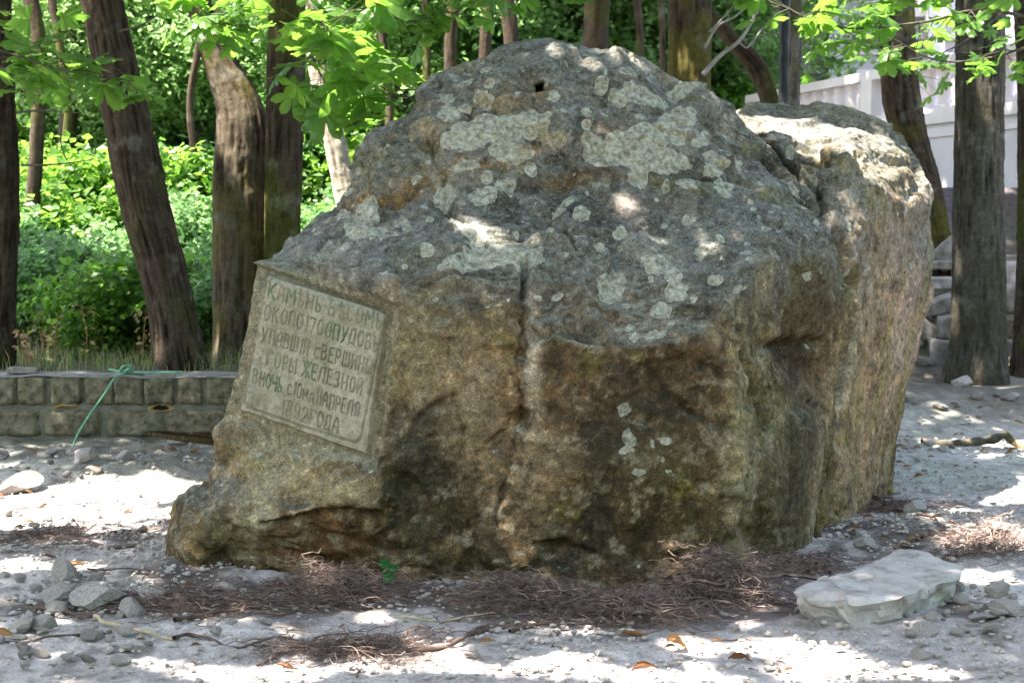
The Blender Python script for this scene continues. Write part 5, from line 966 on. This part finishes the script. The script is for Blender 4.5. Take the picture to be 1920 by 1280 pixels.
for i, (a_, l_) in enumerate(FRM):
    V_, F_ = fineroots(*a_, seed=i + 3); V2_, F2_ = fineroots(a_[0], a_[1], a_[2] * 1.2, a_[3], 14, a_[5], i + 90, .004, ln=(.3, .6)); V_, F_ = join([(V_, F_), (V2_, F2_)]); obj('fine_roots', npmesh('fine_roots', V_, F_, False), M_FINE, kind='stuff', label=l_, cat='roots')
V_, F_ = [], []
# ------------------------------------------------------------ dry curled leaves
def curl(seed):
    r_ = random.Random(seed); nu, nv_ = 9, 7; V_ = []
    cu = r_.uniform(1.2, 2.8); tw_ = r_.uniform(-.8, .8)
    for i in range(nu):
        u = i / (nu - 1); w_ = .30 * math.sin(math.pi * min(1, u * 1.02 + .03)) ** .8 * (1.2 - .5 * u)
        for j in range(nv_):
            v = (j / (nv_ - 1) - .5) * 2; a_ = v * cu; x = (u - .5); y = w_ * math.sin(a_) / cu; z = w_ * (1 - math.cos(a_)) / cu + .10 * math.sin(u * 3 + seed) + .02 * math.sin(u * 20 + v * 3); c, s = math.cos(tw_ * u), math.sin(tw_ * u); V_.append((x, y * c - z * s, y * s + z * c))
    me = npmesh('dry_leaf', np.array(V_), grid_faces(nu, nv_), False); me.materials.append(M_DRY); return me
CU = [curl(i) for i in range(7)]
def dry(px_, py_, w_, label, group=None):
    g = G(px_, py_); obj('dry_leaf', random.choice(CU), None, None, label, 'leaf', group, loc=(g[0], g[1], gz1(g[0], g[1]) + .018), rot=(rr(-.4, .4), rr(-.3, .3), rr(-.7, .7)), scale=w_ / F * g[1])
for a_ in [(1190,1198,60,'long yellow-brown curled leaf in front of the root mat'),(1270,1222,64,'orange curled leaf lying on bright dust below the root clump'),(702,1116,48,'yellow curled leaf under the little green plant'),(1300,1108,50,'orange leaf by the hollow under the boulder'),(1278,1098,40,'yellow leaf at the mouth of the hollow'),(1745,1112,44,'brown curled leaf at the right end of the slab'),(1548,1164,26,'small brown leaf just below the slab'),(540,1260,44,'orange shredded leaf at the bottom edge, left of centre'),(1210,1266,56,'brown crumpled leaf at the bottom edge, right of centre'),(145,1066,40,'rust curled leaf on the upright stone at lower left'),(8,1200,44,'rust-coloured leaf at the left edge'),(1385,1245,44,'thin brown leaf on the sunlit dust'),(350,1104,34,'yellow leaf in the dark soil by the boulder foot'),(95,955+94,26,'small orange leaf on the left dust'),(915,1212,30,'orange leaf hanging by the rising root'),(1440,1150,0,'')]:
    if a_[2]: dry(*a_)
for reg, n_, l_, g_ in (((0, 400, 850, 1000), 22, 'tiny rust-coloured leaf on the dust left of the boulder', 'small leaves left of the boulder'), ((1680, 1920, 740, 900), 18, 'tiny orange leaf on the clay by the fallen branch', 'small leaves by the fallen branch'), ((1600, 1800, 960, 1030), 16, 'dry brown leaf in the litter behind the slab', 'leaf litter behind the slab'), ((100, 1500, 1100, 1270), 34, 'small dry leaf scrap on the ground in front of the boulder', 'leaf scraps in front of the boulder'), ((1700, 1920, 560, 720), 8, 'dry leaf among the terrace stones', 'leaves among the terrace stones')):
    for i in range(n_): dry(rr(reg[0], reg[1]), rr(reg[2], reg[3]), rr(12, 26), l_, g_)
# ------------------------------------------------------------ green twine, bricks on the wall
gt = obj('green_twine', None, label='green plastic twine knotted on the wall top and hanging to the ground', cat='twine', loc=tuple(P(235, 700, 10.0)))
g0 = np.array(gt.location[:])
for pts in ([(236,697,10.05),(216,708,9.96),(196,738,9.85),(170,775,9.75),(148,810,9.65),(132,846,9.5)], [(230,698,10.1),(245,688,10.05),(232,686,10.0),(226,696,10.05),(250,692,10.08),(238,700,10.1),(228,690,10.0),(246,684,10.1)], [(236,698,10.1),(280,700,10.15),(320,698,10.2),(340,697,10.2)], [(205,692,10.15),(225,696,10.1),(240,696,10.1)]):
    w_ = smooth_path([P(*p) for p in pts], 40) - g0; V_, F_ = tube(w_, .0075, 6); obj('strand', npmesh('strand', V_, F_, True), M_GRASSROPE, gt)
p = P(45, 699, 10.15); 
for (px_, w_, l_) in ((50, 42, 'flat grey brick fragment lying on the wall top at far left'), (24, 14, 'small square brick piece at the left end of the wall top')):
    p = P(px_, 697, 10.15); V_, F_ = box(-w_ / 2 / F * 10.1, w_ / 2 / F * 10.1, -.06, .06, -.018, .02); V_ = V_ + rng.normal(0, .004, V_.shape); obj('brick_piece', npmesh('brick_piece', V_, F_, False), M_GREY, None, l_, 'brick', loc=(p[0], p[1], zt + .033), rot=(0, 0, .1))
